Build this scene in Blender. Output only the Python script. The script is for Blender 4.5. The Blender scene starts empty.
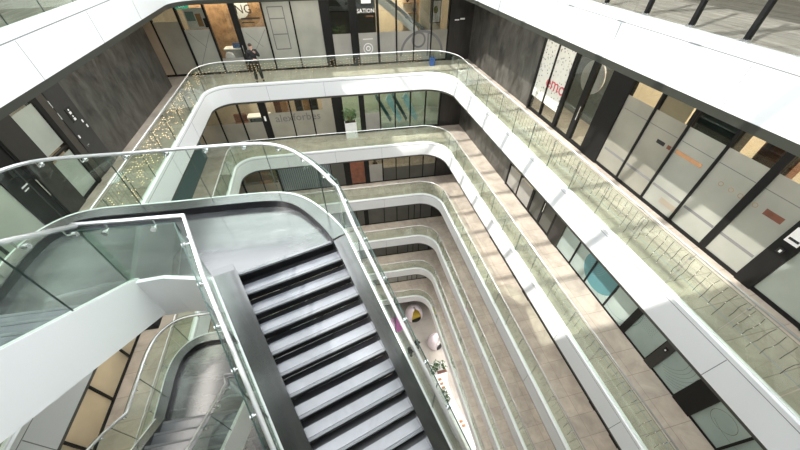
import bpy, bmesh, math, random
from mathutils import Vector, Matrix
R_ = random.Random(7)
scn = bpy.context.scene
COL = scn.collection
rad = math.radians

# ------------------------------------------------------------------ dimensions
XR, XL, YB, SL = 6.651, -5.752, 17.534, math.tan(-0.0528)
YF = -0.15
YF1 = -0.9
Z = [0.0, -4.495, -8.685, -12.881, -17.259, -21.597, -26.147]
T0, T1 = 0.938, 0.869
WR, WL, WB = 8.6, -7.6, 19.63          # shopfront planes
DEEP = 5.6
def TT(k): return T0 if k == 0 else T1
def floor_z(k): return Z[k] - 0.05 if k > 0 else -0.03
def soffit_z(k): return Z[k-1] - TT(k-1) - 0.10
ZG = -30.6

# ------------------------------------------------------------------ materials
MATS = {}
def newmat(name):
    m = bpy.data.materials.new(name); m.use_nodes = True
    nt = m.node_tree; nt.nodes.clear()
    out = nt.nodes.new('ShaderNodeOutputMaterial')
    MATS[name] = m
    return m, nt, out
def N(nt, t, **kw):
    n = nt.nodes.new(t)
    for k, v in kw.items():
        if k in n.inputs: n.inputs[k].default_value = v
        else: setattr(n, k, v)
    return n
def pbsdf(nt, out, color=(.5,.5,.5), rough=.5, metal=0., spec=.5):
    b = nt.nodes.new('ShaderNodeBsdfPrincipled')
    b.inputs['Base Color'].default_value = (*color, 1); b.inputs['Roughness'].default_value = rough
    b.inputs['Metallic'].default_value = metal; b.inputs['Specular IOR Level'].default_value = spec
    nt.links.new(b.outputs[0], out.inputs[0]); return b
def simple(name, color, rough=.5, metal=0., spec=.5, var=0.0, scale=6.0):
    m, nt, out = newmat(name); b = pbsdf(nt, out, color, rough, metal, spec)
    if var > 0:
        tc = N(nt, 'ShaderNodeTexCoord'); no = N(nt, 'ShaderNodeTexNoise'); no.inputs['Scale'].default_value = scale; no.inputs['Detail'].default_value = 5
        mr = N(nt, 'ShaderNodeMapRange'); mr.inputs['To Min'].default_value = 1-var; mr.inputs['To Max'].default_value = 1+var
        mr.inputs['From Min'].default_value = .3; mr.inputs['From Max'].default_value = .7
        mx = N(nt, 'ShaderNodeVectorMath', operation='SCALE'); mx.inputs[0].default_value = color
        nt.links.new(tc.outputs['Object'], no.inputs['Vector']); nt.links.new(no.outputs[0], mr.inputs[0])
        nt.links.new(mr.outputs[0], mx.inputs['Scale']); nt.links.new(mx.outputs[0], b.inputs['Base Color'])
    return m
def ramp(nt, stops):
    r = N(nt, 'ShaderNodeValToRGB'); e = r.color_ramp.elements
    e[0].position, e[0].color = stops[0][0], (*stops[0][1], 1)
    e[1].position, e[1].color = stops[-1][0], (*stops[-1][1], 1)
    for p, c in stops[1:-1]:
        x = e.new(p); x.color = (*c, 1)
    return r
def stone(name, lo, hi, rough=.4, scale=(1,1,1), nscale=2., joints=None, jcol=(.25,.24,.22), off=(0,0,0), spec=.5, detail=8):
    m, nt, out = newmat(name); b = pbsdf(nt, out, hi, rough, 0, spec)
    tc = N(nt, 'ShaderNodeTexCoord')
    mp = N(nt, 'ShaderNodeMapping'); mp.inputs['Scale'].default_value = scale
    nt.links.new(tc.outputs['Object'], mp.inputs[0])
    no = N(nt, 'ShaderNodeTexNoise'); no.inputs['Scale'].default_value = nscale; no.inputs['Detail'].default_value = detail
    no.inputs['Roughness'].default_value = .62; no.inputs['Distortion'].default_value = .6
    nt.links.new(mp.outputs[0], no.inputs['Vector'])
    r = ramp(nt, [(.3, lo), (.7, hi)]); nt.links.new(no.outputs[0], r.inputs[0])
    col = r.outputs[0]
    if joints:
        m2 = N(nt, 'ShaderNodeMapping'); m2.inputs['Location'].default_value = off
        nt.links.new(tc.outputs['Object'], m2.inputs[0])
        br = N(nt, 'ShaderNodeTexBrick', offset=0.0, squash=1.0)
        br.inputs['Scale'].default_value = 1.0; br.inputs['Mortar Size'].default_value = .008
        br.inputs['Mortar Smooth'].default_value = 0.1
        br.inputs['Brick Width'].default_value = joints[0]; br.inputs['Row Height'].default_value = joints[1]
        br.inputs['Color1'].default_value = (1.02,1.0,.98,1); br.inputs['Color2'].default_value = (.90,.90,.90,1)
        br.inputs['Mortar'].default_value = (*jcol, 1)
        nt.links.new(m2.outputs[0], br.inputs['Vector'])
        mx = N(nt, 'ShaderNodeVectorMath', operation='MULTIPLY')
        nt.links.new(col, mx.inputs[0]); nt.links.new(br.outputs['Color'], mx.inputs[1]); col = mx.outputs[0]
    nt.links.new(col, b.inputs['Base Color'])
    return m
def glassmat(name, tint, refl=.5, rough=.01):
    m, nt, out = newmat(name)
    tr = N(nt, 'ShaderNodeBsdfTransparent'); tr.inputs[0].default_value = (*tint, 1)
    gl = N(nt, 'ShaderNodeBsdfGlossy'); gl.inputs['Roughness'].default_value = rough; gl.inputs['Color'].default_value = (.95,1,.98,1)
    lw = N(nt, 'ShaderNodeLayerWeight'); lw.inputs['Blend'].default_value = .5
    pw = N(nt, 'ShaderNodeMath', operation='POWER'); pw.inputs[1].default_value = 5
    ma = N(nt, 'ShaderNodeMath', operation='MULTIPLY_ADD'); ma.inputs[1].default_value = .9; ma.inputs[2].default_value = .045
    mu = N(nt, 'ShaderNodeMath', operation='MULTIPLY'); mu.inputs[1].default_value = refl
    mi = N(nt, 'ShaderNodeMixShader')
    nt.links.new(lw.outputs['Facing'], pw.inputs[0]); nt.links.new(pw.outputs[0], ma.inputs[0]); nt.links.new(ma.outputs[0], mu.inputs[0]); nt.links.new(mu.outputs[0], mi.inputs[0])
    nt.links.new(tr.outputs[0], mi.inputs[1]); nt.links.new(gl.outputs[0], mi.inputs[2]); nt.links.new(mi.outputs[0], out.inputs[0])
    return m
def film(name, color, trans=.35, lines=None, clear=.0):
    m, nt, out = newmat(name)
    d = N(nt, 'ShaderNodeBsdfPrincipled'); d.inputs['Roughness'].default_value = .32; d.inputs['Base Color'].default_value = (*color, 1)
    tl = N(nt, 'ShaderNodeBsdfTranslucent'); tl.inputs[0].default_value = (*color, 1)
    mi = N(nt, 'ShaderNodeMixShader'); mi.inputs[0].default_value = trans
    tc = N(nt, 'ShaderNodeTexCoord'); no = N(nt, 'ShaderNodeTexNoise'); no.inputs['Scale'].default_value = .9; no.inputs['Detail'].default_value = 3
    r = ramp(nt, [(.3, tuple(c*.82 for c in color)), (.7, tuple(min(1, c*1.08) for c in color))])
    nt.links.new(tc.outputs['Object'], no.inputs['Vector']); nt.links.new(no.outputs[0], r.inputs[0])
    nt.links.new(r.outputs[0], d.inputs['Base Color']); nt.links.new(r.outputs[0], tl.inputs[0])
    nt.links.new(d.outputs[0], mi.inputs[1]); nt.links.new(tl.outputs[0], mi.inputs[2])
    nt.links.new(mi.outputs[0], out.inputs[0])
    return m
def emis(name, color, s):
    m, nt, out = newmat(name); e = N(nt, 'ShaderNodeEmission'); e.inputs[0].default_value = (*color,1); e.inputs[1].default_value = s
    nt.links.new(e.outputs[0], out.inputs[0]); return m

simple('white_panel', (.82,.835,.84), .4)
simple('white_cap', (.86,.87,.86), .3)
simple('joint', (.22,.23,.23), .7)
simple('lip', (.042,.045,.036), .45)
simple('soffit', (.45,.45,.43), .8)
simple('black_metal', (.008,.008,.008), .55, spec=.25)
simple('dark_frame', (.022,.021,.019), .45, var=.1)
simple('dark_door', (.03,.03,.03), .5, var=.1)
simple('brown_frame', (.05,.045,.037), .5, var=.15)
simple('chrome', (.78,.80,.80), .22, .85)
simple('rail_white', (.72,.74,.73), .25, .6)
simple('glass_edge', (.03,.065,.055), .4)
simple('white', (.85,.85,.85), .5)
simple('black', (.01,.01,.01), .5)
simple('red', (.55,.06,.09), .5)
simple('grey_print', (.17,.17,.17), .5)
simple('teal_print', (.07,.20,.22), .4)
simple('mint_print', (.22,.33,.33), .4)
simple('wood', (.42,.25,.13), .5, var=.35, scale=4)
simple('dark_wood', (.16,.06,.035), .45, var=.3, scale=4)
simple('cream_wall', (.68,.60,.47), .7, var=.06)
simple('grey_wall', (.22,.24,.25), .7, var=.15)
simple('charcoal', (.03,.032,.035), .6)
simple('blue', (.05,.12,.38), .5)
simple('teal', (.045,.09,.10), .5)
simple('leaf', (.045,.11,.03), .55, var=.4, scale=14)
simple('leaf_dry', (.20,.20,.06), .6, var=.4, scale=14)
simple('soil', (.05,.03,.02), .9)
simple('skin', (.62,.40,.30), .5)
simple('skin_dark', (.16,.08,.05), .5)
simple('hair', (.05,.035,.025), .7)
simple('cloth_black', (.016,.016,.018), .8, var=.2)
simple('cloth_dark', (.03,.032,.03), .85, var=.2)
simple('cloth_white', (.75,.74,.72), .8)
simple('cloth_blue', (.10,.15,.28), .8)
simple('magenta', (.62,.07,.42), .6)
simple('yellow', (.65,.47,.06), .6)
simple('pod_pink', (.80,.70,.74), .35, var=.05)
simple('pink_white', (.86,.82,.82), .6)
simple('terracotta', (.45,.24,.12), .7, var=.1)
simple('steel_grey', (.30,.31,.32), .35, var=.15, scale=3)
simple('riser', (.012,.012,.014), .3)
stone('floor_stone', (.31,.275,.235), (.50,.45,.385), .32, (1,1,1), 1.6, (1.2,.72), (.62,.60,.57), (-XR-.0+.0, .1, 0))
stone('floor_grey', (.20,.195,.18), (.46,.455,.42), .25, (3,.4,1), 2.2, (1.2,.6), (.6,.6,.58), (-XR,.1,0))
stone('ground_stone', (.40,.37,.33), (.52,.48,.44), .4, (1,1,1), .8, (1.2,1.2), (.75,.74,.72))
stone('landing_stone', (.02,.021,.023), (.10,.103,.108), .25, (.5,3.2,1), 1.7, spec=1.0)
stone('tread_stone', (.12,.125,.145), (.18,.19,.215), .27, (1,1,1), 1.5, spec=1.0, detail=3)
stone('curb_stone', (.025,.026,.026), (.05,.052,.052), .22, (1,1,1), 1., spec=1.0, detail=3)
stone('slate', (.012,.0115,.010), (.10,.097,.088), .33, (1.6,1.6,.8), 1.5, detail=12)
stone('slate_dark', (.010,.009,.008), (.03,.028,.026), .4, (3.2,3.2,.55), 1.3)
glassmat('bal_glass', (.895,.942,.90), 1.0)
glassmat('clear_glass', (.95,.955,.945), 1.0)
glassmat('shop_glass', (.78,.80,.78), 1.1)
glassmat('teal_glass', (.62,.76,.76), 1.1)
film('film_cream', (.40,.39,.33)); film('film_grey', (.44,.43,.40)); film('film_white', (.46,.47,.42))
film('film_mint', (.47,.55,.52)); film('film_pale', (.52,.57,.52)); film('film_tan', (.46,.40,.32)); film('film_smoke', (.12,.12,.105))
emis('bulb', (1,.74,.42), 2.6)
emis('bulb_white', (1,.95,.82), 1.0)
emis('exit_green', (.05,.35,.2), .5)
emis('screen', (.4,.6,1), 1.0)
for _n, _w in (('landing_stone', 1.0), ('tread_stone', .5), ('curb_stone', .8)):
    _b = [x for x in MATS[_n].node_tree.nodes if x.type == 'BSDF_PRINCIPLED'][0]; _b.inputs['Coat Weight'].default_value = _w; _b.inputs['Coat Roughness'].default_value = .16; _b.inputs['Coat IOR'].default_value = 1.9
# speckled poster film
def speckle():
    m, nt, out = newmat('film_speckle'); b = pbsdf(nt, out, (.6,.6,.56), .4)
    tc = N(nt, 'ShaderNodeTexCoord'); v = N(nt, 'ShaderNodeTexVoronoi'); v.inputs['Scale'].default_value = 9
    r = ramp(nt, [(.0, (.10,.10,.09)), (.18, (.16,.15,.14)), (.26, (.66,.66,.60)), (1, (.72,.72,.66))])
    nt.links.new(tc.outputs['Object'], v.inputs['Vector']); nt.links.new(v.outputs[0], r.inputs[0]); nt.links.new(r.outputs[0], b.inputs['Base Color'])
speckle()
# ribbed grey panel
def ribbed():
    m, nt, out = newmat('ribbed_grey'); b = pbsdf(nt, out, (.12,.14,.15), .6)
    tc = N(nt, 'ShaderNodeTexCoord'); w = N(nt, 'ShaderNodeTexWave'); w.bands_direction = 'X'; w.inputs['Scale'].default_value = 2.2; w.inputs['Distortion'].default_value = .6
    r = ramp(nt, [(.2, (.07,.09,.10)), (.8, (.17,.19,.20))])
    nt.links.new(tc.outputs['Object'], w.inputs['Vector']); nt.links.new(w.outputs[0], r.inputs[0]); nt.links.new(r.outputs[0], b.inputs['Base Color'])
ribbed()

# ------------------------------------------------------------------ mesh builder
class MB:
    def __init__(s): s.v = []; s.f = []; s.m = []; s.mats = []
    def mi(s, m):
        if m not in s.mats: s.mats.append(m)
        return s.mats.index(m)
    def add(s, vs, fs, m):
        b = len(s.v); s.v += [tuple(v) for v in vs]; i = s.mi(m)
        for f in fs: s.f.append(tuple(b+j for j in f)); s.m.append(i)
        return s
    def hexa(s, p, m):   # 8 points: bottom 4 ccw, top 4 ccw
        return s.add(p, [(3,2,1,0),(4,5,6,7),(0,1,5,4),(1,2,6,5),(2,3,7,6),(3,0,4,7)], m)
    def box(s, x0,x1,y0,y1,z0,z1, m):
        return s.hexa([(x0,y0,z0),(x1,y0,z0),(x1,y1,z0),(x0,y1,z0),(x0,y0,z1),(x1,y0,z1),(x1,y1,z1),(x0,y1,z1)], m)
    def fbox(s, F, u0,u1,n0,n1,z0,z1, m):   # box in frame F(u,n,z)
        return s.hexa([F(u0,n0,z0),F(u1,n0,z0),F(u1,n1,z0),F(u0,n1,z0),F(u0,n0,z1),F(u1,n0,z1),F(u1,n1,z1),F(u0,n1,z1)], m)
    def prism(s, pts, z0, z1, m):
        n = len(pts); vs = [(x,y,z0) for x,y in pts]+[(x,y,z1) for x,y in pts]
        fs = [tuple(range(n-1,-1,-1)), tuple(range(n,2*n))]+[(i,(i+1)%n,n+(i+1)%n,n+i) for i in range(n)]
        return s.add(vs, fs, m)
    def tube(s, pts, r, m, n=8, closed=False):
        pts = [Vector(p) for p in pts]; k = len(pts); vs = []
        for i, p in enumerate(pts):
            a = pts[(i-1)%k] if (i or closed) else p; b = pts[(i+1)%k] if (i < k-1 or closed) else p
            t = (b-a).normalized(); up = Vector((0,0,1)) if abs(t.z) < .95 else Vector((1,0,0))
            x = t.cross(up).normalized(); y = t.cross(x).normalized()
            rr = r[i] if isinstance(r, (list,tuple)) else r
            for j in range(n):
                q = 2*math.pi*j/n; vs.append(p+x*rr*math.cos(q)+y*rr*math.sin(q))
        fs = []
        for i in range(k if closed else k-1):
            for j in range(n):
                a0 = i*n+j; a1 = i*n+(j+1)%n; b0 = ((i+1)%k)*n+j; b1 = ((i+1)%k)*n+(j+1)%n
                fs.append((a0,a1,b1,b0))
        if not closed: fs += [tuple(range(n-1,-1,-1)), tuple((k-1)*n+j for j in range(n))]
        return s.add(vs, fs, m)
    def ball(s, c, r, m, n=8, k=6):
        rx,ry,rz = r if isinstance(r,(list,tuple)) else (r,r,r); vs=[]; fs=[]
        for i in range(k+1):
            th = math.pi*i/k
            for j in range(n):
                ph = 2*math.pi*j/n; vs.append((c[0]+rx*math.sin(th)*math.cos(ph), c[1]+ry*math.sin(th)*math.sin(ph), c[2]+rz*math.cos(th)))
        for i in range(k):
            for j in range(n): fs.append((i*n+j,(i+1)*n+j,(i+1)*n+(j+1)%n,i*n+(j+1)%n))
        return s.add(vs, fs, m)
    def sweep(s, prof, P, Nn, m, closed_path=False, closed_prof=True, caps=True, zf=None):
        # prof: (off, z); P: xy points; Nn: miter normals; zf: z added per path point
        k = len(P); n = len(prof); vs = []
        for i in range(k):
            dz = zf[i] if zf else 0
            for o, z in prof: vs.append((P[i][0]+Nn[i][0]*o, P[i][1]+Nn[i][1]*o, z+dz))
        fs = []
        for i in range(k if closed_path else k-1):
            for j in range(n if closed_prof else n-1):
                a = i*n+j; b = i*n+(j+1)%n; i2 = ((i+1)%k)*n
                fs.append((a, b, i2+(j+1)%n, i2+j))
        if caps and not closed_path and closed_prof: fs += [tuple(range(n)), tuple((k-1)*n+j for j in range(n-1,-1,-1))]
        return s.add(vs, fs, m)
    def build(s, name, parent=None, smooth=False, bevel=0):
        me = bpy.data.meshes.new(name)
        o = Vector((0,0,0)) if parent is None else parent.matrix_world.translation if False else Vector(parent.get('_o', (0,0,0)))
        inv = None
        me.from_pydata([tuple(Vector(v)-o) for v in s.v], [], s.f)
        for mm in s.mats: me.materials.append(MATS[mm])
        me.polygons.foreach_set('material_index', s.m)
        if smooth: me.polygons.foreach_set('use_smooth', [True]*len(s.f))
        me.validate(); me.update()
        bm = bmesh.new(); bm.from_mesh(me); bmesh.ops.recalc_face_normals(bm, faces=bm.faces); bm.to_mesh(me); bm.free()
        ob = bpy.data.objects.new(name, me); COL.objects.link(ob)
        if parent is not None: ob.parent = parent; ob['_o'] = tuple(o)
        if bevel:
            b = ob.modifiers.new('bevel', 'BEVEL'); b.width = bevel; b.segments = 2; b.limit_method = 'ANGLE'
        return ob
def empty(name, loc, label=None, cat=None, group=None):
    o = bpy.data.objects.new(name, None); COL.objects.link(o); o.location = loc; o['_o'] = tuple(loc)
    o.empty_display_size = .1
    tag(o, label, cat, group); return o
def tag(o, label=None, cat=None, group=None, kind=None):
    if label: o['label'] = label
    if cat: o['category'] = cat
    if group: o['group'] = group
    if kind: o['kind'] = kind
    return o
def struct(mb, name, **k): return tag(mb.build(name, **k), kind='structure')

# ------------------------------------------------------------------ void perimeter
def offs(P, closed):
    n = len(P); out = []
    for i in range(n):
        a = P[(i-1)%n] if (i or closed) else None; b = P[(i+1)%n] if (i < n-1 or closed) else None; p = P[i]
        ns = []
        for q0, q1 in ((a,p),(p,b)):
            if q0 is None or q1 is None: continue
            d = Vector((q1[0]-q0[0], q1[1]-q0[1]))
            if d.length > 1e-9: d.normalize(); ns.append(Vector((-d.y, d.x)))   # left of travel = outward when going clockwise
        if len(ns) == 2:
            m = (ns[0]+ns[1]).normalized(); c = max(.3, m.dot(ns[0])); out.append(m/c)
        else: out.append(ns[0])
    return out
A = -0.0528
RL, RR = 1.0, 1.5
cl = Vector((XL, YB+XL*SL)); cr = Vector((XR, YB+XR*SL)); dd = Vector((math.cos(A), math.sin(A)))
tl_ = RL*math.tan((math.pi/2-A)/2); tr_ = RR*math.tan((math.pi/2+A)/2)
arcL = []; cen = cl-Vector((0,tl_))+Vector((RL,0))
for i in range(13):
    th = math.pi-(math.pi/2-A)*i/12; arcL.append((cen.x+RL*math.cos(th), cen.y+RL*math.sin(th)))
arcR = []; st = cr-dd*tr_; cen2 = st+Vector((math.sin(A), -math.cos(A)))*RR
for i in range(13):
    th = (math.pi/2+A)*(1-i/12); arcR.append((cen2.x+RR*math.cos(th), cen2.y+RR*math.sin(th)))
PER = [(XL,YF)]+arcL+arcR+[(XR,YF)]
NPER = offs(PER, True)
OPEN = PER[:]; NOPEN = NPER[:]; 
NOPEN[0] = Vector((-1,0)); NOPEN[-1] = Vector((1,0))
def resample(P, Nn, L):
    """split an open path into pieces of about length L; returns list of (pts, normals)"""
    d = [0]
    for i in range(1, len(P)): d.append(d[-1]+(Vector(P[i])-Vector(P[i-1])).length)
    n = max(1, round(d[-1]/L)); st = d[-1]/n; out = []
    def at(s):
        for i in range(1, len(P)):
            if s <= d[i]+1e-9:
                t = (s-d[i-1])/max(1e-9, d[i]-d[i-1]); t = min(max(t,0),1)
                a, b = Vector(P[i-1]), Vector(P[i]); na, nb = Vector(Nn[i-1]), Vector(Nn[i])
                return tuple(a.lerp(b,t)), na.lerp(nb,t)
        return P[-1], Nn[-1]
    for k in range(n):
        s0, s1 = k*st+.008, (k+1)*st-.008
        ps = [at(s0)]+[(P[i], Nn[i]) for i in range(len(P)) if s0+.02 < d[i] < s1-.02]+[at(s1)]
        out.append(([p for p,_ in ps],[q for _,q in ps]))
    return out

# ------------------------------------------------------------------ floors, fascias
LEVN = ['top', 'first', 'second', 'third', 'fourth', 'fifth', 'sixth']
PER0, NPER0 = PER, NPER
PER1 = [(XL,YF1)]+arcL+arcR+[(XR,YF1)]; NPER1 = offs(PER1, True)
OPEN = PER1[:]; NOPEN = NPER1[:]; NOPEN[0] = Vector((-1,0)); NOPEN[-1] = Vector((1,0))
for k in range(7):
    PER, NPER = (PER0, NPER0) if k == 0 else (PER1, NPER1)
    z, t = Z[k], TT(k)
    g = .17 if k == 0 else .10
    mb = MB()
    mb.sweep([(0,z),(0,z-g),(.02,z-g),(.02,z-g-.022),(0,z-g-.022),(0,z-t),(.16,z-t),(.16,z)], PER, NPER, 'white_panel', True)
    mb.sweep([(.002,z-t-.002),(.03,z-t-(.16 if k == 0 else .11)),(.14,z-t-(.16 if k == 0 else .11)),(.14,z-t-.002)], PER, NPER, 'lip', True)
    mb.sweep([(.004,z-g-.001),(.004,z-g-.021),(.019,z-g-.021),(.019,z-g-.001)], PER, NPER, 'joint', True)
    # panel joints of the fascia
    for xx, sgn in ((XL,1),(XR,-1)):
        for y in [2.2,5.1,8.0,10.9,13.8]:
            yy = y+(.4 if sgn > 0 else -1.15)
            mb.box(min(xx,xx+sgn*.002), max(xx,xx+sgn*.002), yy-.007, yy+.007, z-t+.005, z-g-.03, 'joint')
    for x in (-3.0, -.1, 2.8):
        y = YB+x*SL
        mb.box(x-.005,x+.005,y-.004,y,z-t+.005,z-g-.03,'joint')
    struct(mb, 'trim_%d' % (k+1))
    fz = floor_z(k)
    fl = MB().sweep([(.17,fz),(DEEP,fz),(DEEP,fz-.2),(.17,fz-.2)], PER, NPER, 'floor_grey' if k == 0 else 'floor_stone', True); struct(fl, 'floor')
    so = MB().sweep([(.15,z-t-.09),(DEEP,z-t-.09),(DEEP,fz-.21),(.15,fz-.21)], PER, NPER, 'soffit', True); struct(so, 'ceiling')
PER, NPER = PER0, NPER0
rf = MB().sweep([(-.0,3.35),(DEEP,3.35),(DEEP,3.65),(-.0,3.65)], PER, NPER, 'white_panel', True); struct(rf, 'ceiling')
for y in [1.9+1.86*i for i in range(9)]:
    b = MB().box(XL-.05,XR+.05,y-.07,y+.07,3.66,4.0,'white_panel'); struct(b, 'trim_10')
mb = MB()
for x in (-2.6, .6, 3.7): mb.box(x-.05,x+.05,-.1,17.6,4.01,4.12,'white_panel')
struct(mb, 'trim_11')
struct(MB().box(-13,14,-7,25,ZG-.3,ZG,'ground_stone'), 'floor')
for k in (1,2,3): struct(MB().box(7.355,7.385,.0,17.2,floor_z(k)+.0005,floor_z(k)+.003,'steel_grey'), 'trim_%d' % (11+k))
# outer walls of the building
struct(MB().box(XR+DEEP+.01,XR+DEEP+.25,-6.5,24,ZG,3.65,'cream_wall'), 'wall_right')
struct(MB().box(XL-DEEP-.25,XL-DEEP-.01,-6.5,24,ZG,3.65,'cream_wall'), 'wall_left')
F_back = lambda u,n,z: (u*math.cos(A)-n*math.sin(A), WB+u*math.sin(A)+n*math.cos(A), z)
struct(MB().fbox(F_back,-11.5,12.5,YB+DEEP-WB+.01,YB+DEEP-WB+.25,ZG,3.65,'cream_wall'), 'wall_back')
struct(MB().box(-11.3,12.2,-6,-5.8,ZG,3.65,'cream_wall'), 'wall_front')
F_right = lambda u,n,z: (WR+n, u, z)
F_left = lambda u,n,z: (WL-n, u, z)

# ------------------------------------------------------------------ gallery balustrades
def balustrade(k, P, Nn, label, off=.07, name='glass_balustrade', L=1.2):
    z = Z[k]
    e = empty(name, (P[0][0], P[0][1], z), label, 'balustrade')
    for ps, ns in resample(P, Nn, L):
        mb = MB().sweep([(off,z+.001),(off,z+1.03),(off+.014,z+1.03),(off+.014,z+.001)], ps, ns, 'bal_glass')
        nf = len(mb.f); mb.mi('glass_edge'); mb.m[nf-1] = 1; mb.m[nf-2] = 1
        for q in range(nf-2):
            if q % 4 == 1: mb.m[q] = 1
        mb.build('glass_pane', e)
        # bracket clips
        i = 0; c = Vector((ps[0][0]+ns[0][0]*(off+.02), ps[0][1]+ns[0][1]*(off+.02), z+.93)); d = Vector((ns[0][0], ns[0][1], 0)).normalized()
        br = MB().tube([c, c+d*.05, c+d*.05+Vector((0,0,.11))], .009, 'chrome', 6); br.tube([c-d*.03,c+d*.008], .026, 'chrome', 10)
        br.build('rail_bracket', e)
    pts = [(p[0]+n[0]*(off+.06), p[1]+n[1]*(off+.06), z+1.07) for p, n in zip(P, Nn)]
    MB().tube(pts, .023, 'rail_white', 8).build('handrail', e, smooth=True)
    MB().sweep([(off-.012,z),(off-.012,z+.03),(off+.03,z+.03),(off+.03,z)], P, Nn, 'white_panel').build('base_channel', e)
    return e
for k in range(1, 7):
    balustrade(k, OPEN, NOPEN, 'frameless glass balustrade with thin pale handrail round the %s gallery below the camera' % LEVN[k])
li = [i for i in range(len(PER)) if PER[i][0] <= XL+1e-6]
balustrade(0, [(XL,YF),(XL,16.0)], [Vector((-1,0))]*2, 'glass balustrade on the white edge of the top left gallery', off=.02)
# top right: glazed screen with dark posts on the edge
e = empty('glazed_screen', (XR, 4.3, 0), 'glazed screen with dark posts standing on the white edge of the top right gallery', 'glass screen')
yy = 1.1
posts = [y for y in [-.0, 1.1, 2.15, 3.25, 4.33, 5.35, 6.42, 7.63, 8.8, 10.0, 11.2, 12.4, 13.6, 14.8]]
for a, b in zip(posts, posts[1:]):
    MB().box(XR+.10,XR+.112,a+.05,b-.05,.001,1.9,'clear_glass').build('glass_pane', e)
for a in posts:
    mb = MB().box(XR+.07,XR+.15,a-.035,a+.035,.001,2.9,'black_metal'); mb.build('post', e)
    MB().box(XR+.05,XR+.17,a-.06,a+.06,.0,.05,'chrome').build('post_shoe', e)

# ------------------------------------------------------------------ string lights
def curtain(k, P, Nn, label, dens=.11, dlo=.35, dhi=.8, mat='bulb', nb=.09, rad_=.011, keep=1.0):
    z = Z[k]; off = .045
    e = empty('string_lights', (P[0][0], P[0][1], z), label, 'string lights')
    w = MB(); b = MB(); segs = resample(P, Nn, dens)
    for ps, ns in segs:
        x, y = ps[0][0]+ns[0][0]*off, ps[0][1]+ns[0][1]*off
        tx, ty = -ns[0][1], ns[0][0]
        L = R_.uniform(dlo, dhi); pts = []; n = max(2, int(L/nb))
        for i in range(n+1):
            j = R_.uniform(-.018,.018); pts.append((x+tx*j, y+ty*j, z+1.02-L*i/n))
            if i and R_.random() < keep: b.ball((x+tx*j,y+ty*j,z+1.02-L*i/n), rad_, mat, 5, 3)
        w.tube(pts, .005 if mat == 'bulb_white' else .0035, 'black', 3)
    w.build('wires', e)['kind'] = 'stuff'; o = b.build('bulbs', e); o['kind'] = 'stuff'
def sub(x0,x1,y0,y1):
    idx = [i for i in range(len(PER)) if x0 <= PER[i][0] <= x1 and y0 <= PER[i][1] <= y1]
    return [PER[i] for i in idx], [NPER[i] for i in idx]
def side(s, y0, y1):
    x, n = (XL, Vector((-1,0))) if s == 'L' else (XR, Vector((1,0)))
    return [(x,y0),(x,y1)], [n,n]
P_, N_ = side('L', 5.2, 16.2); curtain(1, P_, N_, 'warm string lights hanging dense on the left glass balustrade of the first gallery', .13, .3, .95, 'bulb', .07, .011, .38)
curtain(1, arcL+arcR[:1], offs(arcL+arcR[:1], False), 'string lights along the back glass balustrade behind the standing man', .16, .25, .6, 'bulb', .1)
P_, N_ = side('R', .4, 15.5); curtain(1, P_, N_, 'fine dark string lights hanging down the right glass balustrade of the first gallery', .17, .35, .75, 'bulb_white', .12, .009, .25)
for k in (2,3,4,5,6):
    P_, N_ = side('R', .3, 15.5)
    if k in (2,3,4,5,6): curtain(k, P_, N_, 'string lights hanging on the right glass balustrade of the %s gallery down' % LEVN[k], .24, .3, .7, 'bulb_white', .14, .009, .25)
    if k >= 3: curtain(k, arcL+arcR[:1], offs(arcL+arcR[:1], False), 'string lights on the back glass balustrade of the %s gallery down' % LEVN[k], .22, .25, .6, 'bulb_white', .14, .012)
# ------------------------------------------------------------------ dog-leg staircases
def chaikin(P, it=2):
    for _ in range(it):
        Q = [P[0]]
        for a, b in zip(P, P[1:]):
            Q.append((a[0]*.75+b[0]*.25, a[1]*.75+b[1]*.25)); Q.append((a[0]*.25+b[0]*.75, a[1]*.25+b[1]*.75))
        Q.append(P[-1]); P = Q
    return P
aM = Vector((math.cos(rad(14.2)), math.sin(rad(14.2)))); dM = Vector((.331,-.944)); OM = Vector((-1.66,3.23))
aU = Vector((math.cos(rad(-3.6)), math.sin(rad(-3.6)))); dU = Vector((-.063,-.998)); OU = Vector((-3.03,3.02))
WM, WU = 1.41, 1.70
OUT = chaikin([(-4.96,3.02),(-4.97,3.7),(-4.98,4.35),(-4.88,4.75),(-4.62,5.05),(-4.25,5.16),(-3.7,5.12),(-3.0,5.05),(-2.1,5.0),(-1.4,4.95),(-.98,4.86),(-.66,4.62),(-.40,4.25),(-.2,3.9),(-.07,3.59)], 2)
OUT = [(x,y) for x,y in OUT]
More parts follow.
